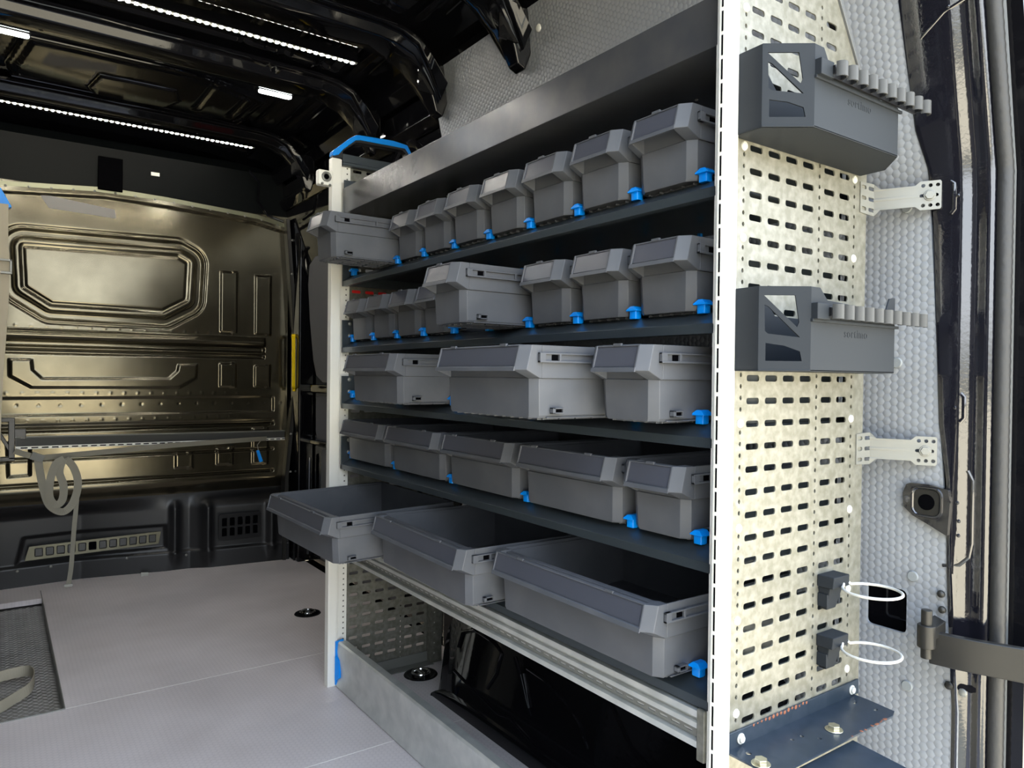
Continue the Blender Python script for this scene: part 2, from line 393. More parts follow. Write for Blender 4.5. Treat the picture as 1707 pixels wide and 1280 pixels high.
# tape patch
MB().loops([[(.14, 3.4965, 1.60), (.41, 3.4965, 1.572), (.415, 3.4965, 1.535), (.175, 3.4965, 1.545)], [(.14, 3.499, 1.60), (.41, 3.499, 1.572), (.415, 3.499, 1.535), (.175, 3.499, 1.545)]]).build('tape_patch', mat('grey tape', (.20, .19, .18), .45), bulkhead)

# right wall: structural skin + hexagon lining
skin = MB()
for y0, y1 in ((.43, 3.62),):
    skin.loops([[(1.235, y0, -.05), (1.235, y0, 1.2), (1.10, y0, 1.83), (1.13, y0, 1.85), (1.27, y0, 1.2), (1.27, y0, -.05)],
                [(1.235, y1, -.05), (1.235, y1, 1.2), (1.10, y1, 1.83), (1.13, y1, 1.85), (1.27, y1, 1.2), (1.27, y1, -.05)]])
struct(skin.build('wall_right', M_paint))
lower = plate('lining_board', [(.505, .0), (1.95, .0), (1.95, 1.2), (.56, 1.2), (.53, .7), (.505, .38)],
              [rrect(.6165, .512, .066, .070, .008)], .006, M_wallhex, None, 'yz', (1.203, 0, 0)); lower.name = 'wall_right_lining'; struct(lower)
uu = MB().loops([[(1.200, y, 1.2), (1.070, y, 1.80), (1.077, y, 1.802), (1.207, y, 1.2)] for y in (.56, 1.95)])
struct(uu.build('wall_right_upper_lining', M_wallhex))
cav = MB().box(1.24, 1.246, .57, .66, .46, .56); struct(cav.build('wall_recess', M_dark))
for k, (y, z) in enumerate(((.574, .573), (.580, .395), (.605, .915), (.593, 1.165))):
    o = MB().cyl((1.199, y, z), (-1, 0, 0), .009, .0025, 16, .0075).cyl((1.1967, y, z), (-1, 0, 0), .0016, .0004, 8).build('lining_fastener', mat('grey fastener %d' % k, (.22, .235, .24), .4), smooth=True)
    tag(o, ['round grey fastener just behind the upper wire ring on the hexagon wall', 'round grey fastener near the floor of the hexagon wall', 'round grey fastener on the hexagon wall beside the lower caddy',
            'round grey fastener on the hexagon wall just above the top bracket'][k], 'fastener', 'lining fasteners')
for k, (y, z) in enumerate(((1.90, 1.76), (1.43, 1.74))):
    tag(MB().dome((xwall(z)-.0005, y, z), (-1, 0, -.2), .010, .003, 12).build('lining_plug', M_alu, smooth=True),
        ['clear round plug at the front top corner of the upper lining', 'clear round plug beside the hanging roof bracket'][k], 'plug')
# forward wall structure: frame + grey infill boards
struct(MB().box(1.195, 1.235, 1.95, 2.06, 0, 1.72).box(1.16, 1.235, 3.36, 3.5, 0, 1.60).box(1.19, 1.235, 2.06, 3.4, 1.62, 1.70)
       .box(1.19, 1.235, 2.06, 3.4, 1.44, 1.47).box(1.19, 1.235, 2.06, 3.4, .80, .84).box(1.19, 1.235, 2.06, 3.4, .56, .585).build('trim_7', M_paint, bevel=.008, seg=3))
struct(plate('trim_8', [(3.31, 1.43), (3.33, 1.60), (3.27, 1.655), (2.4, 1.66), (2.4, 1.43)], [], .012, M_lining, None, 'yz', (1.222, 0, 0), bevel=.004))
struct(plate('trim_9', [(3.23, 1.42), (3.30, 1.39), (3.315, 1.30), (3.29, 1.14), (3.24, .95), (3.20, .88), (3.12, .85), (2.4, .85), (2.4, 1.42)], [], .03, M_lining, None, 'yz', (1.20, 0, 0), bevel=.012))
struct(plate('trim_10', [(3.262, .785), (3.262, .625), (3.245, .59), (2.4, .59), (2.4, .785)], [], .012, M_lining, None, 'yz', (1.214, 0, 0), bevel=.004))
struct(plate('trim_11', [(3.19, .545), (3.19, .05), (2.4, .05), (2.4, .545)], [], .012, M_lining, None, 'yz', (1.214, 0, 0), bevel=.004))
struct(MB().tube([(1.19, 3.30, .05), (1.19, 3.29, .50)], .008).tube([(1.195, 3.24, 1.47), (1.185, 3.32, 1.47), (1.18, 3.37, 1.43), (1.18, 3.40, 1.0), (1.18, 3.42, .1)], .014, 10)
       .tube([(1.20, 2.1, 1.48), (1.20, 3.2, 1.48), (1.195, 3.36, 1.46), (1.19, 3.38, 1.3)], .012, 8).build('trim_12', M_paint, smooth=True))
# bulkhead side flange and door edge strips
struct(MB().loops([[(1.135+a, 3.44, z) , (1.15+a, 3.43, z), (1.165+a, 3.50, z), (1.14+a, 3.51, z)] for z, a in ((0, -.02), (.4, -.01), (.9, .035), (1.3, .01), (1.62, -.015))]).build('trim_13', M_hinge, bevel=.003))
struct(MB().loops([[(1.185+a, 3.40, z), (1.20+a, 3.40, z), (1.21+a, 3.48, z), (1.19+a, 3.48, z)] for z, a in ((0, -.03), (.9, .0), (1.6, -.04))]).build('trim_14', M_paint, bevel=.004))
yh = root('yellow_handle', 'yellow plastic handle strip on the bulkhead edge beside the lining', 'handle', (1.15, 3.42, .94))
MB().loops([[(x, y, z), (x+.016, y, z), (x+.016, y+.012, z), (x, y+.012, z)] for x, y, z in ((.003, -.002, -.13), (-.008, -.02, -.115), (-.010, -.022, .11), (-.006, -.002, .13))]).build('grip', M_yellow, yh, bevel=.003)
MB().box(-.004, .025, -.006, .01, .118, .135).box(.002, .03, -.006, .01, -.137, -.122).build('mounting_foot', M_yellow, yh, bevel=.002)
for k, z in enumerate((1.52, 1.36, 1.13, .97, .72, .60, .42)):
    tag(MB().dome((1.148+(.02 if .7 < z < 1.2 else 0), 3.432, z), (0, -1, 0), .006, .004, 8).build('bolt', M_zinc, smooth=True), 'small shiny bolt on the bulkhead right edge, %s from the top' % ['first', 'second', 'third', 'fourth', 'fifth', 'sixth', 'seventh'][k], 'bolt', 'bulkhead edge bolts')

struct(MB().box(-.66, 1.32, 3.63, 3.66, -.12, 1.97).build('sun_stop_plate', M_dark))  # unseen plate added behind the bulkhead to stop sun leaking past its edge
# wall left with the rest of the shell (outside the frame)
struct(MB().box(-.60, -.56, .42, 3.6, -.05, 1.5).build('wall_left', M_paint))
rd = root('unseen_rear_door', 'unseen black left rear door, set open to block light from the left', 'door', (-.60, .40, 0))  # unseen door, set open so it keeps light off the aisle-facing fronts
MB().box(-.06, -.02, -.80, .0, -.05, 1.84).build('door_panel', M_paint, rd, bevel=.01); MB().box(-.02, -.005, -.70, -.10, .25, .85).box(-.02, -.005, -.70, -.10, 1.0, 1.6).build('door_lining', M_blackplast, rd, bevel=.004)
o = root('light_block_rack', 'unseen dark shelving rack added along the opposite van wall to block light', 'shelving rack', (-.38, 1.40, 0))  # unseen rack, added to close off light from the left
MB().box(-.17, .17, -.76, -.757, 0, 1.45).box(-.17, .17, .757, .76, 0, 1.45).build('side_panel', M_tray, o)
for z in (.15, .42, .62, .80, .96, 1.14, 1.33): MB().box(-.17, .17, -.757, .757, z, z+.018).build('shelf_tray', M_tray, o)
for z in (.17, .44, .64, .82, .98, 1.16):
    for k in range(5): MB().loops([[(-.16, -.74+.30*k, z), (.15, -.74+.30*k, z), (.15, -.47+.30*k, z), (-.16, -.47+.30*k, z)], [(-.16, -.745+.30*k, z+.115), (.165, -.745+.30*k, z+.115), (.165, -.465+.30*k, z+.115), (-.16, -.465+.30*k, z+.115)]]).build('bin', M_bin, o)
# roof skin: three fields with pressed ribs
RO = [(.035, 2.74), (.02, 2.82), (.04, 2.945), (.76, 2.965), (.775, 2.88), (.79, 2.66), (.50, 2.56), (.06, 2.57)]
HX = [(.254, 2.863), (.275, 2.728), (.504, 2.72), (.533, 2.818), (.505, 2.916), (.276, 2.928)]
def roof(X, Y):
    z = 1.878-.045*((np.abs(X-.30))/.77)**4
    h = .014*sm(-sdpoly(X, Y, RO), -.003, .005)+.010*sm(-sdpoly(X, Y, HX), -.003, .005)+.006*sm(-sdpoly(X, Y, RO)-.03, -.003, .004)
    for yy in (.75, .90, 1.05, 1.20, 1.68, 1.78, 2.15, 2.25, 3.2, 3.3):
        h += .010*np.exp(-((Y-yy)/.010)**2)*sm(-np.abs(X-.3), -.62, -.58)
    for xx in (.60, .72, .84, .93):
        h += -.005*np.exp(-((X-xx)/.010)**2)*sm(-np.abs(((Y-1.45) % .5)-.25), -.20, -.16)
    return z-h
ceil = struct(heightfield('ceiling', -.50, 1.09, 260, .42, 3.56, 420, roof, M_roof, frame='xy'))
struct(MB().loops([[(-.53, y, 1.80), (-.62, y, 1.5), (-.66, y, 1.5), (-.56, y, 1.95), (1.15, y, 1.95), (1.15, y, 1.84), (1.08, y, 1.83), (1.06, y, 1.90), (-.46, y, 1.90)] for y in (.42, 3.62)]).build('trim_15', M_paint))
def zroof(x): return 1.878-.045*(abs(x-.30)/.77)**4
def crib(P, rad=.004, closed=False, dz=-.008):
    MB().tube([(x, y, zroof(x)+dz) for x, y in P], rad, 6, closed=closed).build('pressed_rib', M_paint, ceil, smooth=True)
def dense(P, closed=True):
    out = []
    for i in range(len(P) if closed else len(P)-1):
        a, b = P[i], P[(i+1) % len(P)]
        for k in range(6): out.append((a[0]+(b[0]-a[0])*k/6, a[1]+(b[1]-a[1])*k/6))
    return out
crib(dense(RO), .0035, True, -.013); crib(dense(HX), .003, True, -.022)
crib([(.08, 2.66), (.15, 2.655), (.22, 2.66)], .0025, dz=-.014); crib([(.58, 2.83), (.66, 2.835), (.72, 2.84)], .0025, dz=-.014)
for yy0, yy1 in ((2.02, 2.30), (2.48, 2.96), (1.59, 1.83), (.6, 1.42)):
    for x in (.66, .74, .82, .90, .97):
        if yy0 == 2.48 and x < .80: continue
        crib([(x, yy0+.02), (x+.004, (yy0+yy1)/2), (x, yy1-.02)], .005, dz=-.002)
for yb in (1.46, 1.55, 1.865, 1.975, 2.33, 2.44, 3.0, 3.06):
    off = -.034 if yb in (1.46, 1.865, 2.33, 3.0) else .034
    MB().tube([(x, yb+off+.003*math.sin(x*23), 1.853) for x in np.linspace(-.4, .9, 27)], .0028, 6).build('bow_flange', M_paint, ceil, smooth=True)
# roof bows (omega profile) with gussets down to the side wall
def bow(name, y0, y1, zb=1.822, n='roof_bow'):
    m_ = MB(); L = []
    ys = [(y0-.03, .03), (y0-.012, .028), (y0, .004), (y0+.012, 0), (y1-.012, 0), (y1, .004), (y1+.012, .028), (y1+.03, .03)]
    for x, dz in ((-.45, .0), (0, .0), (.5, 0), (.86, -.002), (.92, -.010), (.97, -.028), (1.02, -.075), (1.065, -.135)):
        k = 1 if x < .95 else (1.065-x)/.115*.75+.25
        L.append([(x+ (0 if x < .9 else 0), yy if x < 1.0 else (y0+y1)/2+(yy-(y0+y1)/2)*(.75 if x < 1.05 else .55), zb+dz+h*k) for yy, h in ys]
                 + [(x, y1+.03, zb+dz+.045), (x, y0-.03, zb+dz+.045)])
    m_.loops(L)
    o = m_.build(n, M_paint, ceil, bevel=.003, smooth=True, ang=50)
    ym = (y0+y1)/2
    g = MB().loops([[(1.0, ym-.03, 1.80), (1.09, ym-.05, 1.80), (1.095, ym-.035, 1.70), (1.085, ym-.02, 1.655), (1.06, ym-.02, 1.665), (1.045, ym-.026, 1.70)],
                    [(1.0, ym+.03, 1.80), (1.09, ym+.05, 1.80), (1.095, ym+.035, 1.70), (1.085, ym+.02, 1.655), (1.06, ym+.02, 1.665), (1.045, ym+.026, 1.70)]])
    g.build('roof_bow_gusset', M_paint, ceil, bevel=.006, seg=3)
    b = MB().box(.995, 1.075, ym-.033, ym-.028, 1.71, 1.80).tube([(1.0, ym-.036, 1.795), (1.065, ym-.036, 1.70), (1.075, ym-.036, 1.79)], .004, 6, closed=False)
    b.build('gusset_rib', M_paint, ceil, smooth=True)
    for x in (.10, .28, .46, .64, .80):
        MB().dome((x, ym+.012, zb+.0005), (0, 0, -1), .006, .002, 8).build('plug', M_paint, ceil, smooth=True)
bow('D', 1.46, 1.55); bow('A', 1.865, 1.975); bow('B', 2.33, 2.44); bow('C', 3.0, 3.06)
# longitudinal cant rails
struct(MB().loops([[(1.06, y, 1.81), (1.09, y, 1.775), (1.11, y, 1.82), (1.06, y, 1.85)] for y in (.42, 3.5)]).build('trim_16', M_paint, bevel=.004))
struct(MB().loops([[(1.10, y, 1.70), (1.13, y, 1.66), (1.16, y, 1.70), (1.13, y, 1.74)] for y in (1.98, 3.5)]).build('trim_17', M_paint, bevel=.008, seg=3))
# oval pressing on the side wall ahead of the lining
arc = [(1.10, 2.05+.13*math.cos(a)+.10, 1.50+.14*math.sin(a)) for a in np.linspace(0, PI, 14)]
struct(MB().tube([(1.13-(q[2]-1.45)*.2, q[1], q[2]) for q in arc], .012, 8).tube([(1.15-(q[2]-1.45)*.2, 2.15+(q[1]-2.15)*.72, 1.50+(q[2]-1.5)*.72) for q in arc], .010, 8).build('trim_18', M_paint, smooth=True))
# rear upper corner beyond bulkhead: cable run
struct(MB().tube([(.93, 3.38, 1.80), (.98, 3.40, 1.76), (.985, 3.43, 1.68), (1.03, 3.43, 1.62), (1.10, 3.42, 1.60)], .006, 8).build('trim_19', M_paint, smooth=True))

# ------------------------------------------------------------------ roof lights
def led_strip(x0, x1, y, label):
    L = x1-x0; o = root('led_strip', label, 'led strip', ((x0+x1)/2, y, 1.832), 'roof led strips', (0, 0, 0))
    MB().box(-L/2, L/2, -.009, .009, .002, .030).build('channel', M_paint, o)
    MB().box(-L/2, L/2, -.0075, .0075, 0, .002).build('cover', M_cover, o)
    n = int(L/.0190); mb = MB()
    for k in range(n):
        x = -L/2+.01+k*.0190; mb.box(x-.0040, x+.0040, -.0045, .0045, -.002, .0)
    s_ = mb.build('light_dots', M_led, o); s_['kind'] = 'stuff'
led_strip(-.06, .895, 2.098, 'led strip on the roof nearer the rear, the longer bright line')
led_strip(-.30, .885, 3.135, 'led strip on the roof nearer the bulkhead, beside the third bow')
for x, l in ((.765, 'small white rectangular roof lamp at the right end of the second bow'), (.02, 'small white rectangular roof lamp at the left edge by the second bow')):
    o = root('roof_lamp', l, 'lamp', (x, 2.475, 1.83), 'rectangular roof lamps')
    MB().box(-.058, .058, -.015, .015, -.002, .035).build('housing', M_blackplast, o, bevel=.004)
    MB().prism(rrect(0, 0, .108, .024, .009), 'z', -.006, -.002).build('diffuser', M_lamp, o)
o = MB().ribbon([(.635, 2.262, 1.829), (.668, 2.262, 1.823), (.680, 2.262, 1.833), (.688, 2.262, 1.822), (.698, 2.262, 1.832), (.704, 2.262, 1.818), (.714, 2.270, 1.826), (.716, 2.30, 1.826)], .010, .003, (0, 1, 0)).build('cable_clip', M_chrome)
tag(o, 'bent shiny metal clip hanging under the roof between first and second bows', 'clip')

# ------------------------------------------------------------------ shelving rack
rack = root('shelving_rack', 'tall van shelving rack with aluminium posts and five dark shelves', 'shelving rack', (.96, 1.31, 0))
RO_ = Vector(rack.location)
class RP:   # parent proxy: shift world geometry into the rack's frame
    pass
def rk(o):
    o.parent = rack; o.matrix_parent_inverse = Matrix.Translation(-RO_); return o
Y0, Y1 = .627, 1.985
ROWP = .03142
def side_panel(y, zbase, zlo, name_m):
    holes = []
    cols = (.8518, .8930, .9340, .9755, 1.0305, 1.0720)
    k = -40
    for k in range(-40, 40):
        z = zbase+k*ROWP
        for i, c in enumerate(cols):
            xr = 1.128 if z < 1.30 else 1.128-(z-1.30)*.646
            if zlo < z < 1.475 and c+.018 < xr: holes.append(rrect(c, z, .0275, .0088, .0032, 2))
    for k in range(-70, 70):
        z = zbase+.0045+k*ROWP/2
        for c in (.8255, 1.0045, 1.1005):
            xr = 1.128 if z < 1.30 else 1.128-(z-1.30)*.646
            if zlo-.02 < z < 1.48 and c+.006 < xr:
                if any(abs(z-q) < .007 for q in RIV if c != 1.0045): continue
                holes.append(circ(c, z, .0026, .0034, 6))
    outer = [(.80, .004), (1.134, .004), (1.134, 1.329), (1.027, 1.494), (.80, 1.494)]
    return outer, holes
RIV = [1.387, 1.201, 1.077, .825, .682, .556, .429]
o_, h_ = side_panel(Y0, .8867, .41, 0)
near_panel = rk(plate('side_panel', o_, h_, .002, M_galv, None, 'xz', (0, Y0, 0)))
RIVF = RIV; RIV = []
o_, h_ = side_panel(Y1, .277, .05, 0)
far_panel = rk(plate('side_panel', o_, h_, .002, M_galv, None, 'xz', (0, Y1, 0)))
for z in RIVF:
    for x in (.8255, 1.1005):
        if z > 1.3 and x > 1: continue
        rk(MB().dome((x, Y0-.001, z), (0, -1, 0), .0065, .003, 12).build('rivet', M_white, smooth=True))
# posts
post = rk(MB().box(.7715, .801, .617, .6275, 0, 1.494).box(.800, .826, .628, .655, 0, 1.494).build('post', M_alu, bevel=.0012))
sl = MB()
for k in range(47): sl.box(.7708, .7716, .6205, .6228, .02+k*.0314, .02+k*.0314+.026)
s_ = rk(sl.build('slot_row', M_dark)); s_['kind'] = 'stuff'
rk(MB().box(.768, .7935, 1.965, 1.990, 0, 1.494).box(.7935, .798, 1.968, 1.99, 0, 1.494).build('post', M_alu, bevel=.0012))
holes = [circ(.8195, .03+k*.01570, .0026, .0026, 8) for k in range(93)]
rk(plate('post_flange', [(.794, .003), (.829, .003), (.829, 1.492), (.794, 1.492)], holes, .0015, M_alu, None, 'xz', (0, 1.9815, 0)))
rk(MB().box(1.094, 1.134, 1.958, 1.984, 0, 1.33).build('rear_post', M_galv, bevel=.001))
mb = MB()
for k in range(40): mb.dome((1.107, 1.958, .03+k*.0314), (0, -1, 0), .0025, .001, 6)
s_ = rk(mb.build('stud_row', M_white)); s_['kind'] = 'stuff'
rk(MB().box(.83, 1.10, 1.945, 1.984, 0, .003).box(.83, 1.10, 1.978, 1.984, 0, .032).build('foot_bracket', M_zinc, bevel=.001))
# dark edge strip on the sloping top of the near panel
rk(MB().loops([[(1.134, y, 1.325), (1.027, y, 1.492), (1.034, y, 1.497), (1.141, y, 1.33)] for y in (.622, .65)]).build('edge_strip', M_trimgrey, bevel=.001))
rk(MB().box(1.134, 1.1355, .626, .66, 0, 1.329).build('panel_edge', M_galv))

# shelves
ZL = {1: 1.1488, 2: .9615, 3: .8035, 4: .6315, 5: .4415}    # z of the crease of the front lip
ZS = {k: v+.0175 for k, v in ZL.items()}                    # surface that carries the bins
clip = None
def make_clip():
    mb = MB()
    mb.loops([[(x, y*s_, z) for x, y in rrect(0, 0, .0145, .0155, .003, 2)] for z, s_ in ((-.001, 1), (.012, 1))])
    cap = [(-.0095, -.0105), (.0095, -.0105), (.0095, .0105), (-.0095, .0105)]
    mb.loops([[(-.0105, -.0115, .0115), (.0095, -.0115, .0115), (.0095, .0115, .0115), (-.0105, .0115, .0115)],
              [(-.0105, -.0115, .0135), (.0095, -.0115, .0135), (.0095, .0115, .0135), (-.0105, .0115, .0135)],
              [(-.008, -.004, .0195), (.0095, -.004, .0195), (.0095, .004, .0195), (-.008, .004, .0195)]])
    return mb
shelf_parts = {}
for k in range(1, 6):
    z = ZL[k]; zs = ZS[k]
    prof = [(.800, z-.0140), (.800, z), (.8305, zs), (1.122, zs), (1.125, zs+.025), (1.127, zs+.025), (1.127, zs-.004), (.8320, zs-.004), (.8040, z-.003), (.8040, z-.0125), (.815, z-.0125), (.815, z-.0140)]
    sh = MB().loops([[(x, y, zz) for x, zz in prof] for y in (.652, 1.9635)]).build('shelf_tray', M_tray, bevel=.0012)
    rk(sh); shelf_parts[k] = sh
    # end brackets
    br = MB().loops([[(x, 1.9575, zz) for x, zz in ((.800, z-.012), (.800, z+.078), (.842, z+.078), (.848, z+.03), (1.12, z+.03), (1.12, z-.012))],
                     [(x, 1.9635, zz) for x, zz in ((.800, z-.012), (.800, z+.078), (.842, z+.078), (.848, z+.03), (1.12, z+.03), (1.12, z-.012))]]).build('shelf_bracket', M_tray)
    rk(br)
    slot_shade = MB().loops([[(x, y, zz) for x, zz in ((.828, z-.012), (.828, z+.112), (1.12, z+.112), (1.12, z-.012))] for y in (.6585, .6625)]).build('shelf_bracket', M_tray)  # near brackets, enlarged to full-depth plates to darken the panel slots
    rk(slot_shade)
    for q, dz in ((.8215, .068), (.8215, .034)):
        s = MB().dome((q, 1.9575, z+dz), (0, -1, 0), .0058, .004, 10).build('screw', M_zinc, smooth=True); s.parent = br
PIT = .1394
CY = [.690+PIT*i for i in range(10)]
clip_sets = {1: [0, 1, 2, 3, 4, 5, 6, 7, 9], 2: list(range(10)), 3: [0, 1, 3, 5, 7, 9], 4: [0, 1, 3, 5, 7, 9], 5: [0, 3, 6, 9]}
cmesh = None
for k, idx in clip_sets.items():
    for i in idx:
        if cmesh is None:
            c_ = make_clip().build('divider_clip', M_blue, bevel=.0008); cmesh = c_
        else:
            c_ = cmesh.copy(); C.objects.link(c_)
        c_.location = (.8275, min(max(CY[i], .693), 1.947), ZS[k]); c_.parent = shelf_parts[k]
# small blue studs under the shelves at the back (visible between rows one and two)
for i in range(1, 9):
    c_ = MB().cyl((1.06, CY[i]-.07, ZL[1]-.016), (0, 0, 1), .005, .020, 8).build('blue_stud', M_blue, shelf_parts[1], smooth=True)
# fascia top tray
prof = [(.800, 1.3395), (.800, 1.4110), (.812, 1.4110), (.812, 1.4085), (.8025, 1.4085), (.8025, 1.3425), (1.06, 1.3425), (1.06, 1.3395)]
rk(MB().loops([[(x, y, z) for x, z in prof] for y in (.652, 1.9635)]).build('top_tray', M_fascia, bevel=.001))
rk(MB().box(.802, 1.03, 1.957, 1.9635, 1.34, 1.435).build('tray_end', M_tray, bevel=.001))
for y in (.80, 1.0, 1.2, 1.4, 1.6, 1.8):
    rk(MB().dome((.93, y, 1.3395), (0, 0, -1), .003, .0015, 8).build('screw', M_zinc, smooth=True))
# galvanised rail below the bottom tray
prof = [(.806, .4245), (.797, .4235), (.797, .4135), (.803, .412), (.803, .4075), (.797, .4065), (.797, .3985), (.8045, .397), (.8045, .3825), (.7965, .381), (.7965, .3715), (.806, .3705), (.83, .3705), (.83, .4245)]
rail = rk(MB().loops([[(x, y, z) for x, z in prof] for y in (.668, 1.9635)]).build('slotted_rail', M_galv2, bevel=.0006))
holes = [rrect(.690+k*.0233, .3897, .0165, .0032, .0014, 1) for k in range(54)]
ps = plate('slot_strip', [(.668, .3835), (1.9635, .3835), (1.9635, .3965), (.668, .3965)], holes, .001, M_zinc, None, 'yz', (.8035, 0, 0)); ps.parent = rail
rk(MB().box(.7955, .835, .655, .669, .355, .428).build('rail_end_bracket', M_galv, bevel=.002))
# bottom kick board
prof = [(.790, .003), (.800, .035), (.7955, .075), (.793, .100), (.795, .124), (.800, .128), (.822, .126), (.824, .118), (.8215, .116), (.802, .122), (.798, .100), (.8005, .075), (.805, .035), (.800, .003)]
kb = rk(MB().loops([[(x, y, z) for x, z in prof] for y in (.67, 1.958)]).build('kick_board', M_galv2, bevel=.0008))
o = MB().loops([[(x, y, z) for x, z in ((.789, .004), (.789, .128), (.812, .132), (.815, .12), (.80, .1), (.80, .004))] for y in (1.958, 1.966)]).build('end_cap', M_blue, bevel=.002); o.parent = kb; o['label'] = 'blue end cap'
o = MB().loops([[(.7862, 1.9585, .018), (.7862, 1.9585, .088), (.7925, 1.944, .078), (.7925, 1.944, .028)],
                [(.795, 1.9585, .018), (.795, 1.9585, .088), (.7995, 1.944, .078), (.7995, 1.944, .028)]]).build('end_clip', M_blue, bevel=.001); o.parent = kb; o['label'] = 'blue end clip'
# blue handle cap on the far post
hb = rk(MB().loops([[(x, y, z) for x, z in ((.768, 1.494), (.770, 1.510), (.822, 1.556), (.838, 1.566), (.85, 1.568), (.955, 1.573), (1.0, 1.568), (1.012, 1.548), (1.02, 1.494), (1.003, 1.494), (.995, 1.545),
                                                     (.985, 1.552), (.85, 1.548), (.838, 1.546), (.80, 1.516), (.80, 1.494))] for y in (1.962, 1.986)]).build('handle_cap', M_blackplast, bevel=.003))
ht = MB().loops([[(x, y, z) for x, z in ((.767, 1.5005), (.769, 1.512), (.821, 1.558), (.838, 1.569), (.85, 1.571), (.955, 1.576), (1.0, 1.571), (1.013, 1.550), (1.016, 1.535), (1.008, 1.535), (1.002, 1.548),
                                                (.992, 1.5595), (.85, 1.5565), (.836, 1.553), (.800, 1.5215), (.786, 1.504), (.772, 1.498))] for y in (1.960, 1.988)]).build('handle_top', M_blue, hb, bevel=.003)
ht['label'] = 'blue top of the handle cap'
rk(MB().box(.80, 1.03, 1.968, 1.985, 1.488, 1.512).box(.80, 1.03, 1.964, 1.986, 1.478, 1.488).build('top_rail', M_tray, bevel=.002))
# red tape seen through the far panel
tag(MB().box(.832, 1.00, 1.9875, 1.9895, 1.106, 1.136).build('red_tape', M_red), 'red tape behind the far perforated panel, showing through its slots', 'tape')
# latch on far post
lt = root('strap_latch', 'pale zinc strap latch clamped to the top of the far post', 'latch', (.745, 1.96, 1.43))
MB().box(-.022, .020, -.012, .012, -.021, .021).build('latch_body', M_alu, lt, bevel=.004)
MB().tube([(.0+.011*math.cos(a), -.014, .002+.011*math.sin(a)) for a in np.linspace(0, 2*PI, 14)[:-1]], .0035, 8, closed=True).build('latch_ring', M_zinc, lt, smooth=True)
MB().cyl((0, -.0125, .002), (0, -1, 0), .0085, .001, 12).build('latch_hole', M_dark, lt)
MB().dome((-.012, -.012, -.018), (0, -1, 0), .004, .006).dome((.010, -.012, -.020), (0, -1, 0), .004, .006).build('latch_screw', M_zinc, lt, smooth=True)

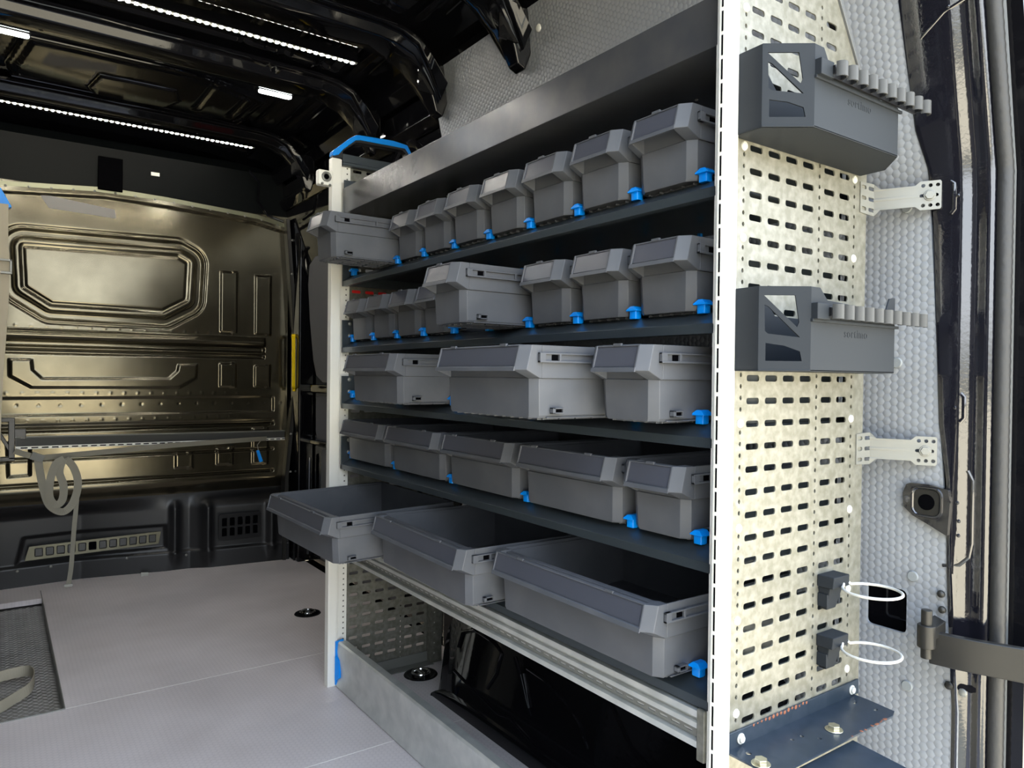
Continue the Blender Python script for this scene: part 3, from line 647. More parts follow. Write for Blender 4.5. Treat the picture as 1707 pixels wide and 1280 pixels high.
# ------------------------------------------------------------------ storage bins
BL = .315    # bin length
def bin_parts(n):
    W = PIT*n-.020
    # body: lower tapered shell
    def oct_(xf, ins, ch=.011, cy=.013, xb=BL):
        return [(xf, ins), (xf-ch*.85, ins+cy), (xf-ch*.85, W-ins-cy), (xf, W-ins), (xb, W-ins), (xb, ins)]
    lo = MB()
    A = [[(x, y, 0.003) for x, y in oct_(.0185, .007)], [(x, y, .007) for x, y in oct_(.0175, .0045)], [(x, y, .0615) for x, y in oct_(.0150, .0028)],
         [(x, y, .0618) for x, y in oct_(.0165, .0045)], [(x, y, .105) for x, y in oct_(.0165, .0045)]]
    B = [[(x, y, .105) for x, y in oct_(.0185, .0065, xb=BL-.002)], [(x, y, .006) for x, y in oct_(.0215, .0085, xb=BL-.004)]]
    lo.loops(A+B)
    # bottom ribs
    for k in range(max(2, int(W/.022))):
        y = .016+k*(W-.032)/max(1, int(W/.022)-1); lo.box(.022, BL-.01, y-.0012, y+.0012, 0, .0035)
    for k in range(9):
        x = .03+k*.032; lo.box(x-.0012, x+.0012, .010, W-.010, 0, .0035)
    lo.box(.030, BL, .0025, .0060, .0025, .0045).box(.030, BL, W-.006, W-.0025, .0025, .0045)
    # upper band, right and left sides + rear
    up = MB()
    for s_ in (0, 1):
        def Yy(y): return y if s_ == 0 else W-y
        up.loops([[(x, Yy(y), z) for x, z in ((.0180, .110), (.0180, .0615), (BL, .0615), (BL, .110))] for y in (0, .0028)])
        L = []
        for y, dx in ((0, 0), (.0155, -.012), (.0185, -.012)):
            L.append([(x, Yy(y), z) for x, z in ((dx, .1100), (-.0095+dx, .0735), (.0150+dx*.75, .0615), (.018, .0615), (.018, .1100))])
        up.loops(L)
    up.box(.008, .020, .018, W-.018, .101, .107)   # rim ledge behind the label
    up.box(BL-.003, BL, 0, W, .0615, .110)
    # label strip
    lb = MB()
    def q(y, a):   # a: 0 top .. 1 bottom on the outer plane
        return (-.012-.0095*a, y, .1095-.036*a)
    def slab_(mb, y0, y1, a0, a1, off, th):
        P = []
        for y in (y0, y1):
            for a in (a0, a1):
                x, yy, z = q(y, a); P.append((x+off, yy, z+off*.26)); P.append((x+off+th, yy, z+(off+th)*.26))
        mb.add([P[0], P[2], P[6], P[4], P[1], P[3], P[7], P[5]], [(0, 1, 2, 3), (7, 6, 5, 4), (0, 4, 5, 1), (1, 5, 6, 2), (2, 6, 7, 3), (3, 7, 4, 0)])
    slab_(lb, .0185, W-.0185, .04, .86, .0022, .0016)
    fr = MB()
    slab_(fr, .0150, W-.0150, .87, 1.05, -.0008, .0055)
    slab_(fr, .0165, W-.0165, -.005, .05, .0006, .0040)
    for yy in ([W*.5] if n == 1 else [W*.22, W*.78]):
        fr.box(-.0125, -.0085, yy-.008, yy+.008, .1085, .1125)
    # side rails
    rails = []
    for s_ in (0, 1):
        sr = MB(); ct = MB(); cx = MB()
        def B_(x0, x1, d0, d1, z0, z1, mb):
            y0, y1 = (-d1, -d0) if s_ == 0 else (W+d0, W+d1)
            mb.box(x0, x1, y0, y1, z0, z1)
        B_(.010, BL-.03, -.0005, .0020, .0850, .0990, sr); B_(.010, BL-.03, .0, .0068, .0845, .0875, sr); B_(.010, BL-.03, 0, .0060, .0965, .0990, sr)
        for x0, x1 in ((.010, .0210), (.0460, .0500), (.115, .119), (.19, .194)): B_(x0, x1, 0, .0064, .0845, .0990, sr)
        hx = MB(); B_(.034, .0460, .0015, .0024, .0878, .0962, hx)
        for q_ in ((.036, .056, -.003, .005, .0095, .0115), (.036, .056, -.003, .005, .0165, .0185), (.036, .041, -.003, .005, .0095, .0185), (.0545, .056, -.003, .005, .0095, .0185)): B_(*q_, ct)
        B_(.041, .0545, -.003, .0018, .0115, .0165, cx)
        rails.append((sr, ct, cx, hx))
    return W, lo, up, lb, fr, rails
protos = {}
def get_bin(n):
    if n in protos:
        return dup(protos[n])
    W, lo, up, lb, fr, rails = bin_parts(n)
    rt = root('storage_bin', '', 'storage bin')
    lo.build('bin_body', M_bin, rt, bevel=.0012); up.build('upper_band', M_bin, rt, bevel=.0010)
    ls_ = lb.build('label_strip', M_label, rt, bevel=.0004); fr.build('label_rail', M_bin, ls_, bevel=.0005)
    for sr, ct, cx, hx in rails:
        r_ = sr.build('side_rail', M_bin, rt, bevel=.0006); hx.build('rail_window', M_dark, r_); c_ = ct.build('stop_catch', M_bin, rt, bevel=.0005); cx.build('catch_opening', M_dark, c_)
    protos[n] = rt; return rt
def place_bin(n, xt, yr, z, label, group, yaw=0, tip=0):
    b = get_bin(n); b.location = (xt, yr, z); b.rotation_euler = (0, tip, yaw); b['label'] = label; b['group'] = group; b['category'] = 'storage bin'
    return b
G = .0085
z1, z2, z3, z4, z5 = (ZS[k]+.0005 for k in (1, 2, 3, 4, 5))
ordn = ['nearest', 'second nearest', 'third nearest', 'fourth nearest', 'fifth nearest', 'sixth nearest', 'seventh nearest']
for i in range(7):
    place_bin(1, .806+random.uniform(-.003, .003), CY[i]+G, z1,
              'narrow dark grey bin on the top shelf, %s to the aluminium end post' % ordn[i], 'bins on the top shelf')
place_bin(1, .652, CY[7]+G, z1, 'narrow grey bin pulled far out at the left end of the top shelf', 'bins on the top shelf', tip=math.radians(-.0))
for i in range(3):
    place_bin(1, .806+random.uniform(-.003, .002), CY[i]+G, z2, 'narrow dark grey bin on the second shelf, %s to the aluminium end post' % ordn[i], 'bins on the second shelf')
place_bin(1, .678, CY[3]+G, z2, 'narrow grey bin pulled out in the middle of the second shelf', 'bins on the second shelf')
for i, l in ((5, 'narrow shaded bin half hidden left of the pulled-out bin on the second shelf'), (6, 'narrow shaded bin on the second shelf, third from the far post'),
             (7, 'narrow shaded bin on the second shelf, second from the far post'), (8, 'narrow shaded bin at the far left end of the second shelf')):
    place_bin(1, .808, CY[i]+G, z2, l, 'bins on the second shelf')
place_bin(1, .733, CY[0]+G, z3, 'narrow grey bin on the middle shelf beside the aluminium end post', 'bins on the middle shelf', )
place_bin(2, .630, CY[1]+G, z3, 'wide pale-lit bin pulled furthest out on the middle shelf', 'bins on the middle shelf')
place_bin(2, .694, CY[5]+G, z3, 'wide bin at the left end of the middle shelf', 'bins on the middle shelf')
place_bin(1, .802, CY[0]+G, z4, 'narrow dark bin on the fourth shelf beside the aluminium end post', 'bins on the fourth shelf')
for i, l in ((1, 'wide dark bin on the fourth shelf, next to the single narrow one'), (3, 'wide dark bin in the middle of the fourth shelf'),
             (5, 'wide dark bin on the fourth shelf, second from the far post'), (7, 'wide dark bin at the far left end of the fourth shelf')):
    place_bin(2, .800, CY[i]+G, z4, l, 'bins on the fourth shelf')
place_bin(3, .749, CY[0]+G, z5+.001, 'extra wide empty open bin at the near end of the bottom shelf', 'open bins on the bottom shelf')
place_bin(3, .697, CY[3]+G, z5+.001, 'extra wide empty open bin in the middle of the bottom shelf', 'open bins on the bottom shelf', yaw=math.radians(-1.3))
place_bin(3, .609, CY[6]+G, z5-.0005, 'extra wide empty open bin pulled out at the left end of the bottom shelf', 'open bins on the bottom shelf', yaw=math.radians(1.0), tip=math.radians(-1.2))

# ------------------------------------------------------------------ wheel arch
def arch():
    m_ = MB(); L = []
    N = 28
    for j, (xs, k) in enumerate(((.985, 1.04), (.995, 1.035), (1.0, .985), (1.0, .97), (1.012, .93), (1.035, .905), (1.06, .895), (1.235, .895))):
        zt = [.018, .020, .10, .30, .36, .40, .415, .42][j] if False else None
        loop = []
        for i in range(N+1):
            a = PI*i/N
            c, s_ = math.cos(a), math.sin(a)
            yy = 1.20+.60*k*math.copysign(abs(c)**.55, c)*(.93 if j > 3 else 1)
            hz = [.0, .0, .0, .335, .365, .385, .395, .40][j]
            loop.append((xs, yy, hz*abs(s_)**.55 if hz else 0))
        L.append(loop)
    return L
am = MB()
N = 30
def arch_loop(x, hw, ht, e=.6):
    return [(x, 1.20+hw*math.copysign(abs(math.cos(PI*i/N))**e, math.cos(PI*i/N)), ht*math.sin(PI*i/N)**e) for i in range(N+1)]
am.loops([arch_loop(.988, .56, .0), arch_loop(.985, .56, .030), arch_loop(.990, .555, .042), arch_loop(1.0, .545, .05), arch_loop(1.004, .53, .34, .62), arch_loop(1.012, .52, .36, .62), arch_loop(1.035, .50, .385, .62), arch_loop(1.07, .49, .40, .62), arch_loop(1.20, .49, .405, .62)], cap=False, closed=False)
# front face of the arch
am.add(arch_loop(1.004, .53, .34, .62)+[(1.004, 1.2, 0)], [(i, i+1, N+1) for i in range(N)])
wa = struct(am.build('trim_20', M_paint, smooth=True, ang=60))
def rib(pts, n='pressed_rib'):
    MB().tube([(1.0015, y, z) for y, z in pts], .0050, 8).build(n, M_paint, wa, smooth=True)
rib([(1.64, .17), (1.62, .215), (1.56, .238), (1.47, .232), (1.44, .217), (1.46, .16), (1.50, .11)])
rib([(1.385, .225), (1.36, .18), (1.34, .14), (1.32, .110)])
rib([(1.335, .215), (1.27, .21), (1.19, .185), (1.15, .16), (1.125, .117)])
rib([(1.345, .20), (1.32, .13)])
rib([(1.14, .31), (1.05, .23), (1.00, .175), (.93, .15)])
rib([(1.66, .10), (1.45, .065), (1.40, .075), (1.30, .05), (1.1, .05), (.9, .06)])
# corrugated hose end behind the arch
hs = root('corrugated_hose', 'dark corrugated hose end by the wheel arch under the bottom shelf', 'hose', (1.02, .79, .22))
pts = [Vector((.0, .012*math.sin(t*3), .06-.12*t)) for t in np.linspace(0, 1, 25)]
MB().tube(pts, [.012+.002*(i % 2) for i in range(25)], 10).build('hose', M_chrome, hs)

# recessed lashing rings
def lashing(x, y, label, k=1.0):
    o = root('lashing_ring', label, 'lashing ring', (x, y, 0), 'floor lashing rings')
    L = []
    for rr, z in ((.048, .001), (.046, .0035), (.040, .003), (.034, .0008), (.012, .0004)):
        L.append([(rr*k*math.cos(a), rr*.98*k*math.sin(a), z) for a in np.linspace(0, 2*PI, 33)[:-1]])
    MB().loops(L).build('bowl', M_paint, o, smooth=True, ang=60)
    MB().tube([(.024*math.cos(a), .024*math.sin(a), .008) for a in np.linspace(0, 2*PI, 25)[:-1]], .0042, 8, closed=True).build('ring', M_chrome, o, smooth=True)
    MB().box(-.006, .006, -.030, .030, .001, .011).build('bar', M_chrome, o, bevel=.002)
    MB().dome((0, 0, .002), (0, 0, 1), .010, .006, 12).build('bolt', M_zinc, o, smooth=True)
lashing(.945, 2.62, 'round black recessed lashing ring in the open floor left of the rack')
lashing(1.03, 1.90, 'round black recessed lashing ring inside the rack base by the wheel arch', 1.05)

# ------------------------------------------------------------------ tool caddies on the near panel
def caddy(z0, z1, label, low_right):
    H = z1-z0; o = root('tool_caddy', label, 'tool caddy', (.95, .625, z0), 'tool caddies on the perforated panel')
    ox, oy = .95, .625
    def W_(x, y, z): return (x-ox, y-oy, z-0)
    # plan points
    P = [(.800, .6245), (.798, .579), (.850, .539), (1.060, .539), (1.112, .584), (1.113, .6245)]
    T = [H, H, H, H*.66, H*.66, H*.70]
    I = [(.803, .6225), (.801, .5805), (.851, .5415), (1.059, .5415), (1.1095, .5853), (1.110, .6225)]
    mb = MB()
    # floor
    mb.loops([[W_(x, y, .0) for x, y in P], [W_(x, y, .003) for x, y in P]])
    mb.build('caddy_floor', M_caddy, o, bevel=.001)
    def wall(i, j, tops, name='caddy_wall', m=M_caddy, extra=None):
        (x0, y0), (x1, y1) = P[i], P[j]; (a0, b0), (a1, b1) = I[i], I[j]
        n = len(tops)
        out = []; inn = []
        for t, zz in tops:
            out.append(W_(x0+(x1-x0)*t, y0+(y1-y0)*t, zz)); inn.append(W_(a0+(a1-a0)*t, b0+(b1-b0)*t, zz))
        poly_o = [W_(x0, y0, 0), W_(x1, y1, 0)]+out[::-1]; poly_i = [W_(a0, b0, 0), W_(a1, b1, 0)]+inn[::-1]
        return MB().loops([poly_o, poly_i]).build(name, m, o, bevel=.0008)
    wall(0, 1, [(0, H), (1, H)])
    wall(5, 0, [(0, H*.62), (.45, H*.62), (.7, H*.8), (1, H)]) if False else wall(5, 0, [(0, H*.80), (.05, H*.82), (.10, H*.70), (.70, H*.72), (.80, H*1.0), (1, H)])
    wall(2, 3, [(0, H), (.09, H), (.10, H), (.17, H*.80), (.78, H*.70) if low_right else (.78, H*.66), (.84, H*.70), (1, H*.66)]) if not low_right else \
        wall(2, 3, [(0, H), (.10, H), (.18, H*.86), (.88, H*.80), (.93, H*.98), (1, H*1.0)])
    wall(3, 4, [(0, H*1.0), (.35, H*.98), (1, H*.80)] if low_right else [(0, H*.66), (1, H*.66)])
    wall(4, 5, [(0, H*.80), (1, H*.80)] if low_right else [(0, H*.66), (1, H*.70)])
    # windowed chamfer face, built as a plate with holes
    L = math.hypot(.052, .040)
    holes = [[(.006, H*.93-.004), (L*.70, H*.93-.004), (L*.78, H*.55+.003), (L*.74, H*.52)],
             [(.007, H*.78), (.012, H*.76), (L*.80, H*.40), (.012, H*.44), (.008, H*.47)],
             [(.009, H*.12), (.009, H*.33), (L*.50, H*.30), (L*.80, H*.235), (L*.84, H*.12)]]
    me = plate_mesh([(0, 0), (L, 0), (L, H), (0, H)], holes, .0025)
    ex = Vector((.052/L, -.040/L, 0)); ez = Vector((0, 0, 1)); ny = ex.cross(ez)
    T_ = Matrix((ex, ez, -ny)).transposed().to_4x4(); T_.translation = Vector(W_(.799, .5802, 0)); me.transform(T_)
    link('window_face', me, M_caddy, o, bevel=.0006)
    # ledge and clip strip
    zl = H*.615
    MB().loops([[W_(x, y, z) for x, y in ((.850, .536), (1.066, .536), (1.066, .540), (.850, .540))] for z in (zl-.003, zl+.001)]).build('ledge', M_caddy, o, bevel=.0006)
    MB().box(*(.851-ox, .880-ox), .530-oy, .540-oy, zl, zl+.021).build('strip_mount', M_caddy, o, bevel=.001)
    MB().box(.87-ox, 1.10-ox, .5345-oy, .5375-oy, zl+.004, zl+.018).build('clip_strip', M_blackplast, o)
    for k in range(10):
        cx = .886+k*.0238; R_ = .0098
        pts = [(cx+R_*math.cos(a), .522+R_*math.sin(a)) for a in np.linspace(math.radians(-60), math.radians(240), 13)]
        pts = [(cx + R_*math.sin(a)*1.0, .524 - R_*math.cos(a)) for a in np.linspace(math.radians(35), math.radians(325), 13)]
        inn = [(cx + (R_-.0018)*math.sin(a), .524 - (R_-.0018)*math.cos(a)) for a in np.linspace(math.radians(35), math.radians(325), 13)]
        loop = pts+inn[::-1]
        MB().loops([[W_(x, y, zl+.004) for x, y in loop], [W_(x, y, zl+.0195) for x, y in loop]]).build('tool_clip', M_caddy, o, smooth=True, ang=50) if False else None
    # S-shaped band of spring clips: wavy strip
    for k in range(10):
        cx = .884+k*.0245; L_ = []
        prof = []
        for a in np.linspace(-.5*PI, .5*PI, 7): prof.append((cx+.0085*math.sin(a)+.001, .524-.0075*math.cos(a)-.001))
        inn = [(x, y+.0022) for x, y in prof][::-1]
        loop = prof+inn
        MB().loops([[W_(x, y, zl+.001) for x, y in loop], [W_(x, y, zl+.0200) for x, y in loop]]).build('tool_clip', M_clip, o, smooth=True, ang=50)
        MB().loops([[W_(x, y, zl+.005) for x, y in ((cx-.0085, .526), (cx-.006, .526), (cx-.003, .536), (cx-.006, .536))],
                    [W_(x, y, zl+.016) for x, y in ((cx-.0085, .526), (cx-.006, .526), (cx-.003, .536), (cx-.006, .536))]]).build('clip_arm', M_blackplast, o)
    # embossed lettering
    fc = bpy.data.curves.new('lettering', 'FONT'); fc.body = 'sortimo'; fc.size = .0165; fc.extrude = .0002; fc.align_x = 'CENTER'; fc.space_character = 1.12
    fo_ = bpy.data.objects.new('lettering', fc); me = bpy.data.meshes.new_from_object(fo_); bpy.data.objects.remove(fo_); bpy.data.curves.remove(fc)
    me.transform(Matrix(((1, 0, 0, .957-ox), (0, 0, -1, .5387-oy), (0, 1, 0, H*.43), (0, 0, 0, 1))))
    link('embossed_lettering', me, M_caddy, o)
    return o
caddy(1.208, 1.3145, 'upper grey tool caddy on the perforated panel, seen from below', False)
caddy(.896, 1.005, 'lower grey tool caddy at eye level on the perforated panel', True)

# wire ring holders
for zt, l in ((.592, 'upper white wire ring holder clipped low on the perforated panel'), (.502, 'lower white wire ring holder clipped low on the perforated panel')):
    o = root('ring_holder', l, 'ring holder', (1.036, .61, zt), 'wire ring holders')
    MB().loops([[(-.022, .016, -.018), (.022, .016, -.018), (.022, -.010, -.018), (-.022, -.010, -.018)], [(-.022, .016, 0), (.022, .016, 0), (.020, -.012, 0), (-.022, -.012, 0)]]).build('clip_head', M_caddy, o, bevel=.0015)
    MB().loops([[(-.014, .016, -.053), (.010, .016, -.053), (.010, .004, -.053), (-.014, .004, -.053)], [(-.019, .016, -.018), (.017, .016, -.018), (.017, -.004, -.018), (-.019, -.004, -.018)]]).build('clip_body', M_caddy, o, bevel=.0015)
    MB().box(-.020, -.015, .0, .016, -.048, -.028).build('clip_leg', M_caddy, o, bevel=.001); MB().box(.011, .016, .0, .016, -.046, -.028).build('clip_leg', M_caddy, o, bevel=.001)
    pts = [(.018+.043*math.sin(a), -.052-.038*math.cos(a), -.016) for a in np.linspace(math.radians(-165), math.radians(165), 28)]
    pts = [(.006, -.010, -.012)]+[(.014+.040*math.sin(a), -.050-.040*math.cos(a), -.0155) for a in np.linspace(math.radians(195), math.radians(525), 26)]+[(.020, -.010, -.012)]
    MB().tube(pts, .0021, 8).build('wire_ring', M_wire, o, smooth=True)

# zinc strap brackets from panel edge to the pillar
for zc, l in ((1.176, 'upper zinc fixing strap from the perforated panel to the door pillar'), (.776, 'lower zinc fixing strap from the perforated panel to the door pillar')):
    o = root('fixing_strap', l, 'bracket', (1.145, .615, zc), 'zinc fixing straps')
    Lb = .135
    outer = [(-.030, -.024), (.0, -.0255), (.010, -.0255), (.020, -.0165), (.069, -.0165), (.076, -.0225), (.103, -.0225), (.105, -.020), (.105, .020), (.103, .0225), (.076, .0225), (.069, .0165), (.020, .0165), (.010, .0255), (.0, .0255), (-.030, .024)]
    holes = [rrect(.002, dz, .017, .0062, .003) for dz in (-.017, 0, .017)]+[rrect(-.020, dz, .014, .0062, .003) for dz in (-.017, 0, .017)]
    holes += [circ(x, dz, .003, n=8) for x in (.080, .090, .100) for dz in (-.0155, .0155)]+[rrect(.088, 0, .026, .0050, .002)]
    me = plate_mesh(outer, holes, .0022)
    me.transform(Matrix.Rotation(PI/2, 4, 'X'))
    bm = bmesh.new(); bm.from_mesh(me)
    bmesh.ops.bisect_plane(bm, geom=bm.verts[:]+bm.edges[:]+bm.faces[:], plane_co=(.010, 0, 0), plane_no=(1, 0, 0))
    dx, dy = .041, -.083   # horizontal run and set-back of the outer leg
    Ld = math.hypot(dx, dy)
    for v in bm.verts:
        s_ = v.co.x
        if s_ > .01001:
            d_ = s_-.010; off = v.co.y; v.co = Vector((.010+d_*dx/Ld-off*dy/Ld, d_*dy/Ld+off*dx/Ld, v.co.z))
    bm.to_mesh(me); bm.free()
    so_ = link('strap_plate', me, M_zinc, o, bevel=.0004); so_.location = (0, .010, 0)
    bp_ = Vector((.010+.079*dx/Ld, .010+.079*dy/Ld, 0)); bn_ = Vector((dy, -dx, 0)).normalized()
    MB().cyl(bp_+bn_*.001, bn_, .0070, .0045, 6).cyl(bp_+bn_*.0008, bn_, .0088, .0018, 16).build('bolt', M_zinc, o, bevel=.0008)

# blue-grey angle bracket at the foot of the panel
ab = root('angle_bracket', 'blue grey steel angle bracket with chipped edges under the perforated panel', 'bracket', (.96, .60, .38))
def A_(x, y, z): return (x-.96, y-.60, z-.38)
MB().loops([[A_(x, y, z) for x, z in ((.803, .384), (1.131, .384), (1.130, .407), (.804, .407))] for y in (.6255, .6225)]).build('upright_flange', M_steelblue, ab, bevel=.0008)
me = plate_mesh([(.801, .6225), (1.118, .6225), (1.118, .600), (1.112, .556), (1.095, .550), (.801, .548)], [circ(.823, .603, .004), circ(.905, .592, .003), circ(.925, .590, .003), circ(.940, .572, .003), rrect(1.09, .606, .008, .005, .002), rrect(1.093, .575, .008, .005, .002)], .0025)
me.transform(Matrix.Translation((-.96, -.60, .384-.38))); link('level_flange', me, M_steelblue, ab, bevel=.0005)
for x, y in ((.980, .575), (.8135, .577)):
    MB().cyl(A_(x, y, .3852), (0, 0, 1), .0125, .0015, 16).cyl(A_(x, y, .3866), (0, 0, 1), .0085, .006, 6).build('bolt', mat('brassy bolt', (.62, .58, .42), .3, .9), ab, bevel=.0008)
for x in (.831, 1.109):
    MB().cyl(A_(x, .6225, .395), (0, -1, 0), .0075, .002, 16).cyl(A_(x, .6205, .395), (0, -1, 0), .005, .003, 12).build('screw', M_white, ab, bevel=.0006)
rng = random.Random(3)
ch = MB()
for k in range(26):
    x = .86+rng.random()*.12 if k < 15 else .98+rng.random()*.10; z = .4055; 
    if k < 15: ch.dome(A_(.86+.009*k, .6222, .4055+rng.uniform(-.001, .001)), (0, -1, 0), rng.uniform(.0015, .0035), .0004, 6)
    else: ch.dome(A_(x, .549+rng.uniform(0, .002), .3853), (0, 0, 1), rng.uniform(.0015, .003), .0004, 6)
s_ = ch.build('rust_chips', mat('rust', (.22, .075, .035), .8), ab); s_['kind'] = 'stuff'
tag(MB().loops([[(.80, .555, .372), (.995, .555, .372), (.975, .42, .372), (.80, .42, .372)], [(.80, .555, .375), (.995, .555, .375), (.975, .42, .375), (.80, .42, .375)]]).box(.80, .803, .42, .555, .30, .375).build('step_plate', M_steelblue, bevel=.0008),
    'lower blue grey steel plate in front of the angle bracket', 'plate')

# ------------------------------------------------------------------ door pillar
def pil(z): return float(np.interp(z, [0, .25, .38, .59, .73, .82, 1.10, 1.20, 1.28, 1.46, 1.9], [.511, .511, .511, .522, .525, .537, .549, .554, .572, .580, .60]))
zs_ = [-.05, .15, .25, .38, .47, .52, .59, .66, .73, .76, .82, .95, 1.10, 1.15, 1.17, 1.22, 1.28, 1.36, 1.46, 1.60, 1.80, 1.86]
def sec(z):
    x0 = xwall(z); ye = pil(z); lean = x0-1.2
    return [(x0+.004, ye+.002, z), (x0-.0015, ye+.0015, z), (x0-.0022, ye-.0005, z), (x0-.0012, ye-.006, z), (x0+.0, .5135, z), (x0+.0012, .5105, z), (x0+.0055, .503, z), (x0+.0088, .4965, z), (x0+.0095, .493, z), (x0+.0095, .484, z), (x0+.0085, .478, z),
            (x0+.011, .4725, z), (x0+.016, .470, z), (x0+.022, .4725, z), (x0+.032, .475, z), (x0+.06, .475, z), (x0+.06, ye+.004, z)]
pl = struct(MB().loops([sec(z) for z in zs_]).build('door_frame', M_pillar, smooth=True, ang=40))
# pressed recess ridges on the pillar face
def xo(y): return float(np.interp(y, [.478, .493, .4965, .503, .5105, .5135, .6], [.0085, .0095, .0088, .0055, .0012, 0, 0]))
def prib(pts, rad=.003): MB().tube([(1.2+.0006+xo(y)+(xwall(z)-1.2), y, z) for y, z in pts], rad, 8).build('pressed_ridge', M_pillar, pl, smooth=True)
prib([(.500, .75), (.4935, .735), (.4935, .64), (.497, .618), (.508, .605), (.53, .60)])
prib([(.510, .868), (.5055, .862), (.5055, .83), (.510, .823)], .0035)
prib([(.527, 1.195), (.522, 1.19), (.522, 1.15), (.527, 1.144)], .0035)
prib([(.555, 1.41), (.52, 1.435), (.478, 1.45)], .0025)
for y, z in ((.511, .70), (.509, .672), (.509, .65), (.516, .845), (.517, 1.17), (.513, 1.44)):
    MB().dome((xwall(z)-.0006+xo(y), y, z), (-1, 0, 0), .003, .002, 8).build('weld_spot', M_pillar, pl, smooth=True)
# rubber seal and outer body
sx = MB(); 
zz = np.linspace(-.05, 1.86, 260); L = []
for i, z in enumerate(zz):
    rr = .0105+.0008*(i % 2)
    L.append([(xwall(z)+.022+rr*math.cos(a), .4615+rr*math.sin(a), z) for a in np.linspace(0, 2*PI, 11)[:-1]])
sx.loops(L); struct(sx.build('door_seal', M_rubber, smooth=True, ang=70))
struct(MB().loops([[(xwall(z)+.031, .462, z), (xwall(z)+.037, .447, z), (xwall(z)+.045, .443, z), (xwall(z)+.055, .450, z), (xwall(z)+.06, .47, z)] for z in (-.05, 1.2, 1.86)]).build('door_frame_lip', M_trimgrey, smooth=True, bevel=.002))
struct(MB().loops([[(xwall(z)+.055, .452, z), (xwall(z)+.055, .430, z), (xwall(z)+.10, .425, z), (xwall(z)+.12, .50, z), (xwall(z)+.06, .50, z)] for z in (-.05, 1.2, 1.86)]).build('door_frame_outer', M_paint, bevel=.004))
# latch striker boss on the wall
sb = root('striker_boss', 'black rounded boss with a round hole beside the door pillar', 'striker', (1.195, .548, .69))
def S_(y, z): return (y-.548, z-.69)
ob = [S_(.588, .706), S_(.583, .720), (.030-.002, .0335), S_(.548, .724), S_(.520, .719), S_(.517, .70), S_(.520, .648), S_(.545, .660), S_(.572, .672), S_(.586, .684)]
me = plate_mesh(ob, [], .010); T_ = Matrix(((0, 0, 1), (1, 0, 0), (0, 1, 0))).to_4x4(); me.transform(T_); link('boss_plate', me, M_pillar, sb, bevel=.002)
o_ = rrect(.003, .006, .050, .050, .014, 4); i_ = rrect(.003, .006, .038, .040, .010, 4)
L = [[(x, y, z) for y, z in pp] for x, pp in ((-.004, o_), (-.008, rrect(.003, .006, .047, .047, .013, 4)), (-.008, rrect(.003, .006, .041, .043, .011, 4)), (-.0055, i_))]
MB().loops(L, cap=False).build('boss_rim', M_pillar, sb, smooth=True, ang=60)
MB().prism(i_, 'x', -.0058, -.004).build('boss_face', M_hinge, sb)
MB().cyl((-.0058, .003, .006), (-1, 0, 0), .0125, .0006, 20).build('boss_hole', M_dark, sb)

# door hinge arm
ha = root('hinge_arm', 'satin black curved door check arm crossing the pillar', 'hinge', (1.18, .55, .49))
def H_(x, y, z): return (x-1.18, y-.55, z-.49)
pc = [(1.150, .524), (1.153, .512), (1.158, .490), (1.166, .465), (1.176, .440), (1.188, .412), (1.20, .38), (1.20, .33), (1.17, .27)]
L = []
for i, (x, y) in enumerate(pc):
    P0 = Vector(pc[max(i-1, 0)]); P1 = Vector(pc[min(i+1, len(pc)-1)]); t = (P1-P0).normalized(); nn = Vector((-t.y, t.x))*.006
    L.append([H_(x-nn.x, y-nn.y, .4615), H_(x+nn.x, y+nn.y, .4615), H_(x+nn.x, y+nn.y, .510), H_(x-nn.x, y-nn.y, .510)])
MB().loops(L).build('arm', M_hinge, ha, bevel=.002, seg=3)
MB().cyl(H_(1.130, .520, .474), (0, 0, 1), .0075, .072, 14).build('hinge_pin', M_hinge, ha, bevel=.001)
MB().cyl(H_(1.130, .520, .490), (0, 0, 1), .0125, .034, 16).loops([[H_(1.130, .508, z), H_(1.18, .515, z), H_(1.198, .540, z), H_(1.130, .532, z)] for z in (.503, .521)]).build('knuckle', M_hinge, ha, bevel=.0015)
for z, y in ((.556, .530), (.532, .528)):
    MB().dome(H_(1.196, y, z), (-1, -.3, 0), .006, .005, 10).build('bolt', M_hinge, ha, smooth=True)
for q, (y, z) in enumerate(((.517, .418), (.497, .414))):
    tag(MB().dome((1.197, y, z), (-1, 0, 0), .0065, .004, 12).build('bolt', M_zinc if q else M_hinge, smooth=True), ['dark bolt under the hinge arm', 'shiny bolt on the pillar under the hinge arm'][q], 'bolt')

# ------------------------------------------------------------------ left side: rack end, crossbar, straps
lr = root('rack_upright', 'end of a second shelving rack at the left edge, black bracket showing', 'shelving rack', (-.05, 2.95, 0))
MB().box(.012, .045, -.01, .03, 0, 1.40).box(-.33, .012, .005, .008, .02, 1.36).build('upright_panel', M_galv, lr)
MB().loops([[(.0, -.10, 1.40), (.070, -.10, 1.402), (.092, -.10, 1.412), (.062, -.10, 1.470), (-.05, -.10, 1.50)], [(.0, -.07, 1.40), (.070, -.07, 1.402), (.092, -.07, 1.412), (.062, -.07, 1.470), (-.05, -.07, 1.50)]]).build('blue_end', M_blue, lr, bevel=.003)
br = MB().box(.02, .104, -.02, .012, .715, .728).box(.086, .104, -.02, .012, .59, .72).box(.02, .104, -.02, .012, .585, .598).box(.02, .03, -.02, .012, .59, .72)
br.loops([[(.035, -.018, .715), (.045, -.018, .72), (.092, -.018, .63), (.09, -.018, .61)], [(.035, .01, .715), (.045, .01, .72), (.092, .01, .63), (.09, .01, .61)]])
br.box(.10, .135, -.01, .02, .655, .69).build('bar_bracket', M_blackplast, lr, bevel=.002)
